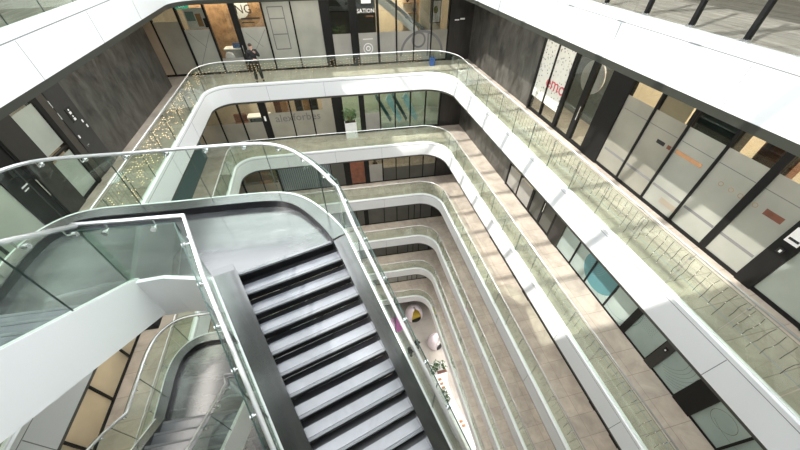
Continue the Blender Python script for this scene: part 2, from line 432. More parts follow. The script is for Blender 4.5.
def stair(zl, zup, zdn, which, lead):
    G = 'staircases stacked between the galleries'
    t = empty('staircase', (-2.5,3.9,zl), which[0], 'staircase')
    Nn = offs(OUT, False)
    # landing slab
    inner = [(p[0]-n[0]*.20, p[1]-n[1]*.20) for p, n in zip(OUT, Nn)]
    L0 = OM; R0 = OM+aM*WM; U0 = OU; U1 = OU-aU*WU
    poly = inner+[tuple(R0-dM*.02), tuple(L0-dM*.02), tuple(L0-aM*.28), (-2.62,3.36), (-3.03,3.36), tuple(U0), tuple(U1)]
    MB().prism(poly, zl-.06, zl, 'landing_stone').build('landing', t)
    # curb cap and white fascia, outer side
    c = MB().sweep([(-.22,zl-.02),(-.22,zl+.14),(0,zl+.14),(0,zl+.02)], OUT, Nn, 'curb_stone')
    c.sweep([(-.226,zl+.001),(-.226,zl+.125),(-.221,zl+.125),(-.221,zl+.001)], OUT, Nn, 'riser')  # black lining paints the shade between curb and floor
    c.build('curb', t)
    f = MB().sweep([(.002,zl+.145),(.03,zl+.145),(.03,zl-.71),(.002,zl-.71)], OUT, Nn, 'white_panel'); f.build('fascia', t)
    poly2 = inner+[tuple(R0-dM*.09), tuple(L0-dM*.09), tuple(L0-aM*.28), (-2.62,3.36), (-3.03,3.36), tuple(U0-dU*.05), tuple(U1-dU*.05)]
    MB().prism(poly2, zl-.70, zl-.065, 'charcoal').build('soffit', t)  # unseen underside coloured dark to darken the reflection in the landing below
    inn = [tuple(L0-aM*.30), (-2.62,3.345), (-3.03,3.345), (-3.035, min(3.30, OU.y+lead-.02))]
    nI = offs(inn, False)
    MB().sweep([(-.06,zl+.14),(.0,zl+.14),(.0,zl-.71),(-.06,zl-.71)], inn, [-n for n in nI], 'white_panel').build('inner_fascia', t)
    # main flight down
    nd = max(2, round((zl-zdn)/.165)); rr = (zl-zdn)/nd; g = .262
    def FM(s, tt, z): p = OM+aM*s+dM*tt; return (p.x, p.y, z)
    sl = rr/g
    # top nosing on the landing edge
    for i in range(nd):
        z = zl-rr*i; t1 = g*i
        last = i == nd-1
        m = MB()
        if i > 0: m.fbox(FM, 0, WM, t1-g+.075, t1-.045, z-.03, z, 'tread_stone')
        m.fbox(FM, 0, WM, t1-.04, t1, z-.03, z+.002, 'nosing')
        m.build('tread', t)
        m = MB().fbox(FM, .0, WM, t1-.055, t1-.035, z-rr-.03, z-.031, 'riser'); m.fbox(FM, 0, WM, t1-.034, t1+.09, z-rr-.05, z-rr-.035, 'riser'); m.build('riser', t)  # second box: black pan painting the shadow at the tread back
    MB().fbox(FM, -.3, WM+.22, g*(nd-1), g*(nd-1)+2.2, zdn-.2, zdn, 'tread_stone').build('foot_slab', t)
    LM = g*nd
    def slope(F, s0, s1, t0, t1, z0, k, top, bot, mat, mb=None):
        mb = mb or MB()
        return mb.hexa([F(s0,t0,z0+bot),F(s1,t0,z0+bot),F(s1,t1,z0+bot+k*(t1-t0)),F(s0,t1,z0+bot+k*(t1-t0)),
                        F(s0,t0,z0+top),F(s1,t0,z0+top),F(s1,t1,z0+top+k*(t1-t0)),F(s0,t1,z0+top+k*(t1-t0))], mat)
    for s0, s1, w in ((-.30,0.0,-1),(WM,WM+.22,1)):
        m = slope(FM, s0, s1, 0, LM, zl+.14, -sl, 0, -.50, 'curb_stone')
        m.build('stringer', t)
        s = s0 if w < 0 else s1
        slope(FM, min(s,s+w*.03), max(s,s+w*.03), 0, LM, zl+.145, -sl, 0, -.85, 'white_panel').build('stringer_cladding', t)
    # left stringer starts on the landing
    MB().fbox(FM, -.30, -.02, -.13, 0, zl, zl+.14, 'curb_stone').build('stringer_end', t)
    # up flight
    nu = max(2, round((zup-zl)/.165)); ru = (zup-zl)/nu; gu = .265
    def FU(s, tt, z): p = OU-aU*s+dU*tt; return (p.x, p.y, z)
    su = ru/gu
    for i in range(nu-1):
        z = zl+ru*(i+1); t0 = gu*i
        m = MB().fbox(FU, 0, WU, t0+.045, t0+gu, z-.03, z, 'tread_stone'); m.fbox(FU, 0, WU, t0, t0+.04, z-.03, z+.002, 'nosing')
        m.build('tread', t)
        MB().fbox(FU, 0, WU, t0+.03, t0+.05, z-ru+.001, z-.031, 'riser').build('riser', t)
    LU = gu*(nu-1)
    slope(FU, -.05, .02, -lead, LU, zl+.14, su, 0, -.85, 'white_panel').build('stringer', t)
    m = slope(FU, WU, WU+.20, -lead*.5, LU, zl+.14, su, 0, -.5, 'curb_stone'); m.build('stringer', t)
    slope(FU, WU+.20, WU+.23, -lead*.5, LU, zl+.145, su, 0, -.85, 'white_panel').build('stringer_cladding', t)
    # ---- balustrades
    def newbal(label, loc): return empty('stair_balustrade', loc, label, 'balustrade')
    def pane(e, P3, N2, h=1.0, th=.014, off=.0):
        """glass strip standing on 3-D base points"""
        mb = MB(); vs = []
        for p, n in zip(P3, N2):
            for o, zz in ((off,0),(off,h),(off+th,h),(off+th,0)): vs.append((p[0]+n[0]*o, p[1]+n[1]*o, p[2]+zz))
        k = len(P3); fs = []; ed = []
        for i in range(k-1):
            for j in range(4): fs.append((i*4+j, i*4+(j+1)%4, i*4+4+(j+1)%4, i*4+4+j)); ed.append(j == 1)
        fs += [(0,1,2,3), ((k-1)*4+3,(k-1)*4+2,(k-1)*4+1,(k-1)*4)]; ed += [True, True]
        mb.add(vs, fs, 'bal_glass'); mb.mi('glass_edge'); mb.m = [1 if q else 0 for q in ed]
        mb.build('glass_pane', e)
    def bracket(e, p, n, h=.93):
        c = Vector((p[0]+n[0]*.0, p[1]+n[1]*.0, p[2]+h)); d = Vector((n[0],n[1],0)).normalized()
        m = MB().tube([c, c-d*.07, c-d*.07+Vector((0,0,.10))], .010, 'chrome', 6); m.tube([c-d*.012, c+d*.03], .030, 'chrome', 12)
        m.build('rail_bracket', e)
    def run(e, P3, N2, L, joint=.01, first=0.0):
        d = [0]
        for a, b in zip(P3, P3[1:]): d.append(d[-1]+(Vector(b)-Vector(a)).length)
        n = max(1, round(d[-1]/L)); stp = d[-1]/n
        def at(s):
            for i in range(1, len(P3)):
                if s <= d[i]+1e-9:
                    q = (s-d[i-1])/max(1e-9,d[i]-d[i-1]); q = min(max(q,0),1)
                    return Vector(P3[i-1]).lerp(Vector(P3[i]), q), Vector(N2[i-1]).lerp(Vector(N2[i]), q)
            return Vector(P3[-1]), Vector(N2[-1])
        for k in range(n):
            s0, s1 = k*stp+joint/2, (k+1)*stp-joint/2
            ps = [at(s0)]+[(Vector(P3[i]),Vector(N2[i])) for i in range(len(P3)) if s0+.02 < d[i] < s1-.02]+[at(s1)]
            pane(e, [p for p,_ in ps], [q for _,q in ps])
            for q in (.25,.75):
                p, nn = at(s0+(s1-s0)*q); bracket(e, p, nn)
    # outer: up flight (from top) + landing + main right
    def lin(F, s, t0, t1, z0, k, n=6): return [F(s, t0+(t1-t0)*i/n, z0+k*(t1-t0)*i/n) for i in range(n+1)]
    e = newbal(which[1], (-4.9,4.5,zl))
    up_o = lin(FU, WU+.215, LU, -.02, zl+.145+su*(LU+lead*.5), su)
    mid = [(x,y,zl+.145) for x, y in OUT]
    dn_o = lin(FM, WM+.235, 0, LM-.2, zl+.145, -sl)
    P3 = up_o[:-1]+mid[1:-1]+dn_o
    N2 = offs([(p[0],p[1]) for p in P3], False)
    run(e, P3, N2, 1.15)
    rail = [(p[0]-n[0]*.07, p[1]-n[1]*.07, p[2]+1.03) for p, n in zip(P3, N2)]
    MB().tube(rail, .027, 'rail_white', 10).build('handrail', e, smooth=True)
    # inner: up flight + landing edge + main left
    e = newbal(which[2], (-2.5,3.36,zl))
    up_i = lin(FU, -.03, LU, -lead+.03, zl+.145+su*(LU+lead), su)
    c1 = (-3.06,3.33,zl+.145); c2 = tuple(OM-aM*.315-dM*.06)+(zl+.145,)
    dn_i = lin(FM, -.315, 0, LM-.2, zl+.145, -sl)
    P3 = up_i+[c1]; N2 = [Vector((1,0))]*len(P3); run(e, P3, N2, 1.15)
    P3b = [c1, c2]; run(e, P3b, [Vector((0,-1))]*2, 1.1)
    P3c = [c2]+dn_i; nm = Vector((dM.y,-dM.x)).normalized(); nm = nm if nm.x < 0 else -nm
    run(e, P3c, [nm]*len(P3c), 1.15)
    o = .07
    rail = [(p[0]-o, p[1], p[2]+1.03) for p in up_i]+[(c1[0]-o, c1[1]+o, c1[2]+1.03), (c2[0]+o*1.2, c2[1]+o, c2[2]+1.03)]+[(p[0]-nm.x*o, p[1]-nm.y*o, p[2]+1.03) for p in dn_i[1:]]
    MB().tube(rail, .027, 'rail_white', 10).build('handrail', e, smooth=True)
simple('nosing', (.19,.20,.21), .3)
ZL = [-2.24, -6.73, -10.9]
stair(ZL[0], floor_z(0), floor_z(1), ('grey stone staircase with broad landing, nearest the camera', 'curved outer glass balustrade round the nearest grey stair landing', 'inner glass balustrade between the two flights of the nearest staircase'), .36)
stair(ZL[1], floor_z(1), floor_z(2), ('dark staircase and landing below the nearest staircase, at lower left', 'curved outer glass balustrade round the dark lower stair landing', 'inner glass balustrade rising from the dark lower stair landing'), .2)
stair(ZL[2], floor_z(2), floor_z(3), ('deep shaded staircase directly under the dark lower landing', 'outer glass balustrade of the deepest shaded staircase', 'inner glass balustrade of the deepest shaded staircase'), .2)

film('film_warm', (.56,.52,.44), .5)
# ------------------------------------------------------------------ shopfronts
def txt(s, F, u, z, n, size, mat, parent=None, mirror=1, name='lettering', ext=.004, tilt=0):
    cu = bpy.data.curves.new(name, 'FONT'); cu.body = s; cu.size = size; cu.extrude = ext; cu.resolution_u = 2; cu.align_x = 'CENTER'; cu.align_y = 'CENTER'
    o = bpy.data.objects.new('tmp', cu); COL.objects.link(o); dg = bpy.context.evaluated_depsgraph_get()
    me = bpy.data.meshes.new_from_object(o.evaluated_get(dg)); bpy.data.objects.remove(o)
    vs = [F(u+mirror*v.co.x, n-v.co.z, z+v.co.y) for v in me.vertices]; fs = [tuple(p.vertices) for p in me.polygons]
    bpy.data.meshes.remove(me)
    return MB().add(vs, fs, mat).build(name, parent)
def ring(mb, F, u, z, n, r, w, mat, a0=0, a1=360, sq=1.0, seg=28, du=0):
    vs = []; fs = []
    for i in range(seg+1):
        a = rad(a0+(a1-a0)*i/seg)
        for q in (r-w/2, r+w/2): vs.append(F(u+q*math.cos(a), n, z+q*sq*math.sin(a)))
    for i in range(seg): fs.append((2*i,2*i+1,2*i+3,2*i+2))
    mb.add(vs, fs, mat)
    b = [tuple(Vector(v)) for v in vs]
def disc(mb, F, u, z, n, r, mat, seg=28, sq=1.0):
    vs = [F(u+r*math.cos(2*math.pi*i/seg), n, z+r*sq*math.sin(2*math.pi*i/seg)) for i in range(seg)]
    mb.add(vs, [tuple(range(seg))], mat)
def bar(mb, F, u0, z0, u1, z1, n, w, mat):
    d = Vector((u1-u0, z1-z0)).normalized(); p = Vector((-d.y, d.x))*w/2
    mb.hexa([F(u0-p.x,n,z0-p.y),F(u1-p.x,n,z1-p.y),F(u1-p.x,n-.003,z1-p.y),F(u0-p.x,n-.003,z0-p.y),
             F(u0+p.x,n,z0+p.y),F(u1+p.x,n,z1+p.y),F(u1+p.x,n-.003,z1+p.y),F(u0+p.x,n-.003,z0+p.y)], mat)
def shopfront(F, k, mods, label, fr='black_metal', film_h=2.1, filmm='film_cream', glass='shop_glass', rails=True, sill=.10, name='shopfront'):
    """mods: list of (u0,u1,type[,opts]); types: pane, clear, door, pier, panel"""
    z0, z1 = floor_z(k), soffit_z(k)+.03
    u0 = mods[0][0]; u1 = mods[-1][1]
    e = empty(name, F((u0+u1)/2, 0, z0), label, 'shopfront')
    MB().fbox(F, u0, u1, -.03, .07, z0+.001, z0+sill, fr).build('bottom_rail', e); MB().fbox(F, u0, u1, -.03, .07, z1-.25, z1, fr).build('head_rail', e)
    edges = {}
    for m in mods:
        typ = m[2]; o = m[3] if len(m) > 3 else {}
        a, b = m[0], m[1]
        if typ == 'pier': MB().fbox(F, a, b, -.06, .16, z0+.001, z1, o.get('mat', fr)).build('pier', e); continue
        if typ == 'panel': MB().fbox(F, a, b, -.02, .10, z0+.001, z1, o.get('mat','dark_frame')).build('wall_panel', e); continue
        w = o.get('w', .06)
        MB().fbox(F, a-w/2, a+w/2, -.05, .09, z0+sill, z1-.25, o.get('mm', fr)).build('mullion', e)
        ff = o.get('film', filmm); h = o.get('h', film_h)
        g = MB().fbox(F, a+w/2, b, .0, .012, z0+sill, z1-.25, glass)
        nm = 'glass_pane'
        if typ == 'door':
            d = MB(); bw = .07
            d.fbox(F, a+w/2, a+w/2+bw, -.035, .045, z0+.02, z1-.3, fr); d.fbox(F, b-bw, b, -.035, .045, z0+.02, z1-.3, fr)
            dr = d.build('door', e); g.build('glass_pane', dr)
            hs = b-.12 if o.get('hs', 1) > 0 else a+w/2+.12
            MB().tube([F(hs,-.10,z0+.85), F(hs,-.10,z0+1.35)], .016, 'chrome', 8).build('handle', dr)
            par = dr
        else: par = g.build('glass_pane', e)
        if ff and h > 0: 
            lo = o.get('lo', sill)
            MB().fbox(F, a+w/2+.003, b-.003, -.006, -.002, z0+lo, z0+h, ff).build('frosted_film', par)
        if rails and o.get('rail'): MB().fbox(F, a, b, -.04, .05, z0+o['rail']-.03, z0+o['rail']+.03, fr).build('transom', e)
    return e

# ---- right side, first gallery
struct(MB().fbox(F_right, 12.1, 19.3, -.0, .2, floor_z(1)-.01, soffit_z(1)+.03, 'slate'), 'wall_right')
e = shopfront(F_right, 1, [(8.2,9.12,'door',dict(w=.16,h=0)),(9.12,10.08,'pane',dict(w=.22,h=0)),(10.08,11.14,'pane',dict(w=.16,film='film_speckle',h=3.2,lo=.6)),(11.14,12.0,'pane',dict(film='film_speckle',h=3.2,lo=.6)),(12.0,12.1,'pier')],
    'shopfront with speckled poster and red letters beside the grey slate wall, right side')
txt('emo', F_right, 10.72, floor_z(1)+1.42, -.012, .68, 'red', e, -1)
e = shopfront(F_right, 1, [(-3.0,-1.6,'pane'),(-1.6,-.4,'pane'),(-.4,.85,'pane',dict(w=.1)),(.85,1.2,'pier'),(1.2,2.2,'pane',dict(w=.1,film='film_pale')),(2.2,2.55,'pier'),(2.55,3.47,'pane',dict(film='film_white')),(3.47,4.46,'pane',dict(w=.16,film='film_white')),(4.46,5.47,'pane',dict(film='film_white')),(5.47,6.5,'pane'),(6.5,7.5,'pane'),(7.5,8.2,'pier')],
    'long frosted cream shopfront with black mullions on the right of the first gallery', film_h=2.32)
z = floor_z(1)
for a, b in ((2.62,3.42),(3.58,4.4),(4.52,5.42),(5.54,6.45),(6.56,7.42)):
    MB().fbox(F_right, a, b, -.009, -.0065, z+.60, z+.67, 'grey_print').build('film_line', e); MB().fbox(F_right, a, b, -.009, -.0065, z+1.95, z+1.965, 'grey_print').build('film_line', e)  # lower bars paint the balustrade's reflection on the film
for a, b, c, d_, mm in ((4.66,5.4,1.62,1.72,'terracotta'),(5.75,6.0,1.60,1.70,'black'),(5.55,5.66,1.60,1.70,'dark_wood'),(2.75,3.1,1.50,1.64,'dark_wood'),(4.5,5.0,.30,.46,'film_tan')):
    MB().fbox(F_right, a, b, -.011, -.0065, z+c, z+d_, mm).build('clear_strip', e)
for i, u in enumerate((3.3,3.62,3.84,4.08)): ring(dd_ := MB(), F_right, u, z+1.57, -.008, .05, .012, 'wood', seg=12); dd_.build('film_mark', e)
sg = MB().fbox(F_right, 2.26, 2.50, -.075, -.062, z+1.33, z+1.68, 'white'); o = sg.build('notice', None); tag(o, 'white notice with black writing on the black pier at the right edge', 'sign')
MB().fbox(F_right,2.29,2.47,-.078,-.075,z+1.40,z+1.45,'black').build('printed_line', o)
o = MB().fbox(F_right, 2.34,2.44,-.10,-.062,z+1.06,z+1.18,'dark_frame').build('door_lock'); tag(o, 'small black door reader with white mark under the white notice', 'door reader')
MB().fbox(F_right, 2.36,2.40,-.104,-.1,z+1.09,z+1.15,'white').build('mark', o)
# ---- right side, second gallery
struct(MB().fbox(F_right, 12.1, 19.3, -.0, .2, floor_z(2)-.01, soffit_z(2)+.03, 'slate'), 'wall_right')
e = shopfront(F_right, 2, [(7.96,8.88,'door',dict(w=.14,film='film_smoke')),(8.88,9.78,'pane',dict(w=.14,film='film_smoke',h=2.6)),(9.78,10.96,'pane',dict(w=.16,film='film_grey',h=1.2)),(10.96,12.0,'pane',dict(film='film_grey',h=1.2)),(12.0,12.1,'pier')], 'smoky shopfront with dark door next to the slate wall, right side of the second gallery')
e = shopfront(F_right, 2, [(-3,-1.3,'pane'),(-1.3,-.1,'pane',dict(w=.08)),(-.1,.72,'pane'),(.72,1.26,'pier',dict(mat='black_metal')),(1.26,2.08,'pane'),(2.08,2.36,'pier',dict(mat='dark_frame')),(2.36,3.4,'pane'),(3.4,4.37,'pane',dict(w=.22)),(4.37,5.46,'pane'),(5.46,6.41,'pane'),(6.41,7.34,'pane'),(7.34,7.96,'pier',dict(mat='dark_frame'))],
    'mint frosted shopfront with a dark teal disc, right side of the second gallery', film_h=3.0, filmm='film_mint', glass='teal_glass', sill=.07)
z = floor_z(2)
d = MB(); disc(d, F_right, 5.12, z+1.0, -.008, .80, 'teal_print', sq=1.0); d.build('printed_disc', e)
d = MB()
for u, r in ((4.0,.7),(4.15,.95),): ring(d, F_right, u, z+.9, -.0085, r, .012, 'teal_print')
for i in range(7): ring(d, F_right, 2.25-.05*i, z+1.1, -.0085, .62+.06*i, .008, 'grey_print', 100, 250)
ring(d, F_right, .35, z+.9, -.0085, .3, .012, 'grey_print'); ring(d, F_right, .0, z+1.6, -.0085, 1.0, .01, 'grey_print', 180, 300)
for i in range(12): ring(d, F_right, 6.0, z+1.4, -.0085, .25+.07*i, .006, 'mint_print', 60, 230)
for i in range(10):
    for j in range(8): disc(d, F_right, 2.7+.06*i+.02*(j%2), z+.9+.07*j, -.0085, .011, 'grey_print', 6)
d.build('film_pattern', e)
o = MB().fbox(F_right, 2.17,2.27,-.09,-.062,z+.98,z+1.14,'black_metal').build('door_reader'); tag(o, 'small black reader on the brown pier among the mint panes', 'door reader')
MB().fbox(F_right, 2.2,2.24,-.094,-.09,z+1.03,z+1.09,'white').build('mark', o)
# ---- right side, third and lower galleries
RM = [(-2.5,-1.2),(-1.2,.0),(.0,.75),(.75,1.2,'pier'),(1.2,2.05),(2.05,2.4,'pier'),(2.4,3.3),(3.3,4.37),(4.37,5.46),(5.46,6.41),(6.41,7.34),(7.34,7.96,'pier'),(7.96,8.88),(8.88,9.78),(9.78,10.96),(10.96,12.0),(12.0,12.1,'pier')]
def rowmods(M, **o): return [(m[0],m[1],m[2]) if len(m) > 2 else (m[0],m[1],'pane',dict(o)) for m in M]
for k, fm in ((3,'film_tan'),(4,'film_grey'),(5,'film_grey'),(6,'film_grey')):
    shopfront(F_right, k, rowmods(RM, film=fm), 'black framed shopfront row along the right side of the %s gallery' % LEVN[k])
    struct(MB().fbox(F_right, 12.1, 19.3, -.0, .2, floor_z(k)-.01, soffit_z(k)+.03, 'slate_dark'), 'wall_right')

# ---- left side
struct(MB().fbox(F_left, 11.47, 18.55, 0, .2, floor_z(1)-.01, soffit_z(1)+.03, 'slate'), 'wall_left')
z = floor_z(1)
e = empty('washroom_entrance', F_left(11.4,0,z), 'dark grey washroom entrance panel with white figure signs beside the slate wall', 'door')
MB().fbox(F_left, 10.66, 11.46, -.02, .12, z+.001, soffit_z(1)+.03, 'dark_door').build('door_leaf', e)
MB().fbox(F_left, 10.29, 10.64, -.0, .12, z+.001, soffit_z(1)+.03, 'brown_frame').build('side_panel', e)
for q in (0,1): MB().fbox(F_left, 10.60,10.63,-.03,-.0,z+1.9+q*.35,z+2.1+q*.35,'chrome').build('hinge', e)
MB().tube([F_left(10.72,-.06,z+1.0),F_left(10.84,-.06,z+1.0)], .012, 'chrome').build('handle', e)
o = MB().fbox(F_left, 10.92,11.18,-.045,-.021,z+1.66,z+2.06,'black').build('washroom_sign'); tag(o, 'small black washroom sign with two white figures on the grey door panel', 'sign')
m = MB()
for du, dz in ((0,.0),(.0,-.19)):
    disc(m, F_left, 11.05+du, z+2.0+dz, -.048, .03, 'white', 10); m.fbox(F_left, 11.0+du,11.1+du,-.048,-.0455,z+1.88+dz,z+1.95+dz,'white')
m.build('figure', o)
for i, (u, zz) in enumerate(((11.28,1.5),(11.33,1.32),(10.72,1.25))):
    o = MB().fbox(F_left, u,u+.05,-.03,-.021,z+zz,z+zz+.09,'white').build('switch_plate'); tag(o, ['upper small white switch plate by the slate wall edge','lower small white switch plate by the slate wall edge','small white plate low on the grey washroom door'][i], 'switch')
e = shopfront(F_left, 1, [(-3,-1.5,'pane'),(-1.5,0,'pane'),(0,1.6,'pane'),(1.6,2.8,'pane'),(2.8,4.0,'pane'),(4.0,5.2,'pane'),(5.2,6.5,'pane'),(6.5,7.75,'pane'),(7.75,8.5,'door',dict(w=.12,film='black_metal',h=3.1)),(8.5,9.2,'pier',dict(mat='dark_frame')),(9.2,10.1,'pane',dict(w=.06,rail=1.35,h=1.24)),(10.1,10.28,'pier')],
    'pale green glazed shopfront with dark piers on the left of the first gallery', filmm='film_pale', film_h=2.9)
MB().fbox(F_left, 9.24,10.09,-.007,-.002,z+1.46,z+2.6,'film_pale').build('frosted_film', e)
m = MB(); bar(m, F_left, 8.0, z+1.36, 8.22, z+1.36, -.02, .035, 'white'); m.build('film_mark', e); m = MB(); bar(m, F_left, 8.0, z+1.27, 8.16, z+1.27, -.02, .03, 'white'); m.build('film_mark', e)
LMODS = [(-3,-1.6),(-1.6,-.1),(-.1,1.2),(1.2,2.4),(2.4,3.6,),(3.6,4.9),(4.9,6.2),(6.2,7.4),(7.4,8.6),(8.6,9.2,'pier'),(9.2,10.4),(10.4,10.8,'pier')]
e = shopfront(F_left, 2, rowmods(LMODS, film='film_warm', h=3.1), 'tan glazed shopfront with heavy black frames, left side of the second gallery')
for k, fm in ((3,'film_grey'),(4,'film_grey'),(5,'film_grey'),(6,'film_grey')):
    shopfront(F_left, k, rowmods(LMODS, film=fm), 'black framed shopfront row along the left side of the %s gallery' % LEVN[k])
for k in range(2,7):
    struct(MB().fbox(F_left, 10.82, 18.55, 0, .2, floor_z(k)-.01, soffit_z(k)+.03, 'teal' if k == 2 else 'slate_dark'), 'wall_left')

# ---- back, first gallery
z = floor_z(1)
e0 = shopfront(F_back, 1, [(-9.6,-7.75,'pane',dict(film='film_tan',h=2.9)),(-7.75,-6.5,'pane',dict(w=.07,film='film_cream',h=2.5)),(-6.5,-5.2,'pane',dict(w=.10,film='film_white',h=2.12)),(-5.2,-4.05,'pane',dict(w=.10,film='film_grey',h=.75))],
    'glazed shopfront showing a wood wall and white counter, far left of the back wall')
e = shopfront(F_back, 1, [(-4.05,-3.78,'pier'),(-3.78,-2.5,'pane',dict(film='film_white',h=2.12)),(-2.5,-1.1,'pane',dict(w=.08,film='film_white',h=3.3)),(-1.1,.30,'pane',dict(w=.07,film='film_white',h=3.3))],
    'white filmed shopfront right behind the standing man on the back wall')
def fl(par, *a): m = MB(); bar(m, F_back, *a); m.build('film_line', par)
for zz in (1.05, 1.75, 2.45, 2.95): fl(e, -2.25, z+zz, -1.5, z+zz, -.008, .05, 'grey_print')
fl(e, -2.25, z+1.05, -2.25, z+2.95, -.008, .05, 'grey_print'); fl(e, -1.5, z+1.05, -1.5, z+2.95, -.008, .05, 'grey_print')
fl(e, -3.7, z+.6, -2.6, z+2.0, -.008, .02, 'grey_print'); fl(e, -3.6, z+1.9, -2.9, z+1.2, -.008, .02, 'grey_print')
fl(e0, -6.4, z+.3, -5.3, z+2.0, -.008, .02, 'grey_print'); fl(e0, -6.3, z+2.0, -5.7, z+1.3, -.008, .02, 'grey_print')
MB().tube([F_back(-3.92,-.12,z+.95),F_back(-3.92,-.12,z+1.35)], .02, 'chrome').build('handle', e)
txt('NG', F_back, -3.38, z+2.88, -.02, .52, 'dark_frame', e); m = MB(); bar(m, F_back, -3.6, z+2.5, -2.7, z+2.5, -.02, .07, 'dark_frame'); m.build('lettering_line', e); m = MB(); bar(m, F_back, -3.6, z+2.33, -3.0, z+2.33, -.02, .05, 'dark_frame'); m.build('lettering_line', e)
e = shopfront(F_back, 1, [(.30,.76,'pier'),(.76,1.76,'pane',dict(film='film_grey',h=1.62)),(1.76,2.08,'pier'),(2.08,3.27,'door',dict(w=.06,film='film_grey',h=1.62,hs=-1)),(3.27,4.28,'pane',dict(w=.13,film='film_grey',h=1.62)),(4.28,5.27,'pane',dict(w=.08,film='film_grey',h=1.62)),(5.27,6.26,'pane',dict(w=.07,film='film_grey',h=1.62)),(6.26,7.2,'pane',dict(w=.07,film='film_cream',h=1.62)),(7.2,7.28,'pier')],
    'grey filmed shopfront with a large round emblem, right half of the back wall')
txt('SATION', F_back, 2.66, z+2.62, -.02, .26, 'white', e); txt('CAPITAL', F_back, 2.85, z+2.38, -.02, .11, 'terracotta', e)
MB().fbox(F_back,2.45,2.95,-.02,-.015,z+2.95,z+3.1,'white').build('notice', e)
def em(*a, **k): m = MB(); ring(m, F_back, *a, **k); m.build('emblem_ring', e)
em(5.75, z+.35, -.012, 1.22, .13, 'grey_print', 0, 180); em(5.55, z+1.15, -.012, .36, .10, 'grey_print')
bar(m := MB(), F_back, 6.1, z+.3, 6.1, z+1.5, -.012, .10, 'grey_print'); m.build('emblem_bar', e)
em(2.67, z+.85, -.012, .25, .04, 'white', seg=20); em(2.67, z+.85, -.012, .11, .05, 'white', seg=14)
bar(d2 := MB(), F_back, 2.4, z+1.32, 2.95, z+1.32, -.012, .04, 'white'); d2.build('emblem_caption', e)
struct(MB().fbox(F_back, 7.29, 8.72, -.05, .2, z-.01, soffit_z(1)+.03, 'slate_dark'), 'wall_back')
o = MB().fbox(F_back, 7.45, 8.2, -.07, -.052, z+1.98, z+2.16, 'black').build('direction_sign'); tag(o, 'small dark direction sign with white letters on the black back wall panel', 'sign')
m = MB(); bar(m, F_back, 7.55, z+2.05, 7.8, z+2.05, -.072, .06, 'white'); m.build('printed_mark', o); m = MB(); bar(m, F_back, 7.85, z+2.09, 8.12, z+2.09, -.072, .08, 'white'); m.build('printed_mark', o)
for u, nm in ((-6.1, 'green exit sign over the far left shopfront on the back wall'), (7.1, 'green exit sign beside the black back wall panel')):
    o = MB().fbox(F_back, u-.3, u+.3, -.10, -.075, z+3.02, z+3.2, 'exit_green').build('exit_sign'); tag(o, nm, 'sign')
    txt('EXIT', F_back, u, z+3.11, -.104, .14, 'white', o)
# ---- back, second gallery
z = floor_z(2)
e = shopfront(F_back, 2, [(-9.6,-7.9,'pane',dict(h=1.3)),(-7.9,-6.6,'pane',dict(h=1.3)),(-6.6,-5.3,'pane',dict(w=.07,h=1.3)),(-5.3,-4.15,'pane',dict(w=.09,h=1.3)),(-4.15,-3.75,'pier'),(-3.75,-2.35,'pane',dict(h=1.78)),(-2.35,-1.1,'pane',dict(w=.07,h=1.78)),(-1.1,.2,'pane',dict(w=.08,h=1.78)),(.2,.8,'pier')],
    'shopfront with large grey lettering on cream film, back wall of the second gallery')
txt('alexforbes', F_back, -2.0, z+1.40, -.02, .66, 'grey_print', e)
MB().fbox(F_back,-.42,.15,-.007,-.002,z+1.4,z+3.0,'film_cream').build('frosted_film', e)
m = MB().fbox(F_back,-4.0,-3.9,-.08,-.062,z+1.35,z+1.65,'white'); m.build('notice', e)
shopfront(F_back, 2, [(.8,1.85,'pane',dict(film='film_tan',h=.0)),(1.85,2.15,'pier'),(2.15,3.15,'pane',dict(film='film_grey',h=1.3)),(3.15,4.15,'pane',dict(w=.09,film=None)),(4.15,5.15,'pane',dict(w=.07,film=None)),(5.15,6.15,'pane',dict(w=.07,film=None)),(6.15,7.1,'pane',dict(w=.07,film=None)),(7.1,7.18,'pier')],
    'dark teal shopfront with slanting white stair seen inside, back wall of the second gallery', glass='teal_glass')
struct(MB().fbox(F_back, 7.19, 8.72, -.05, .2, z-.01, soffit_z(2)+.03, 'slate_dark'), 'wall_back')
# ---- back, third gallery
z = floor_z(3)
e = shopfront(F_back, 3, [(-9.6,-8.1,'pane',dict(film='film_tan',h=.9)),(-8.1,-6.8,'pane',dict(film='film_tan',h=.9)),(-6.8,-5.45,'pane',dict(w=.12,film='film_tan',h=.9)),(-5.45,-4.35,'pane',dict(w=.06,film='film_tan',h=.9)),(-4.35,-4.2,'pier'),(-4.2,-2.7,'panel',dict(mat='ribbed_grey')),(-2.7,-.6,'panel',dict(mat='ribbed_grey')),(-.6,.33,'pane',dict(w=.06,film='film_smoke',h=2.6)),(.33,.75,'pier')],
    'shopfront with warm wood interior and ribbed grey panels, back wall of the third gallery')
shopfront(F_back, 3, [(.75,1.8,'pane',dict(film='dark_wood',h=2.9)),(1.8,2.12,'pier'),(2.12,3.15,'pane',dict(film='film_grey',h=1.6)),(3.15,4.15,'pane',dict(w=.09,film='film_smoke',h=1.2)),(4.15,5.17,'pane',dict(film='film_smoke',h=1.2)),(5.17,6.2,'pane',dict(film='film_smoke',h=1.2)),(6.2,7.15,'pane',dict(film='film_smoke',h=1.2)),(7.15,7.23,'pier')],
    'dim shopfront with green plant and wood panel inside, back wall of the third gallery')
struct(MB().fbox(F_back, 7.24, 8.72, -.05, .2, z-.01, soffit_z(3)+.03, 'slate_dark'), 'wall_back')
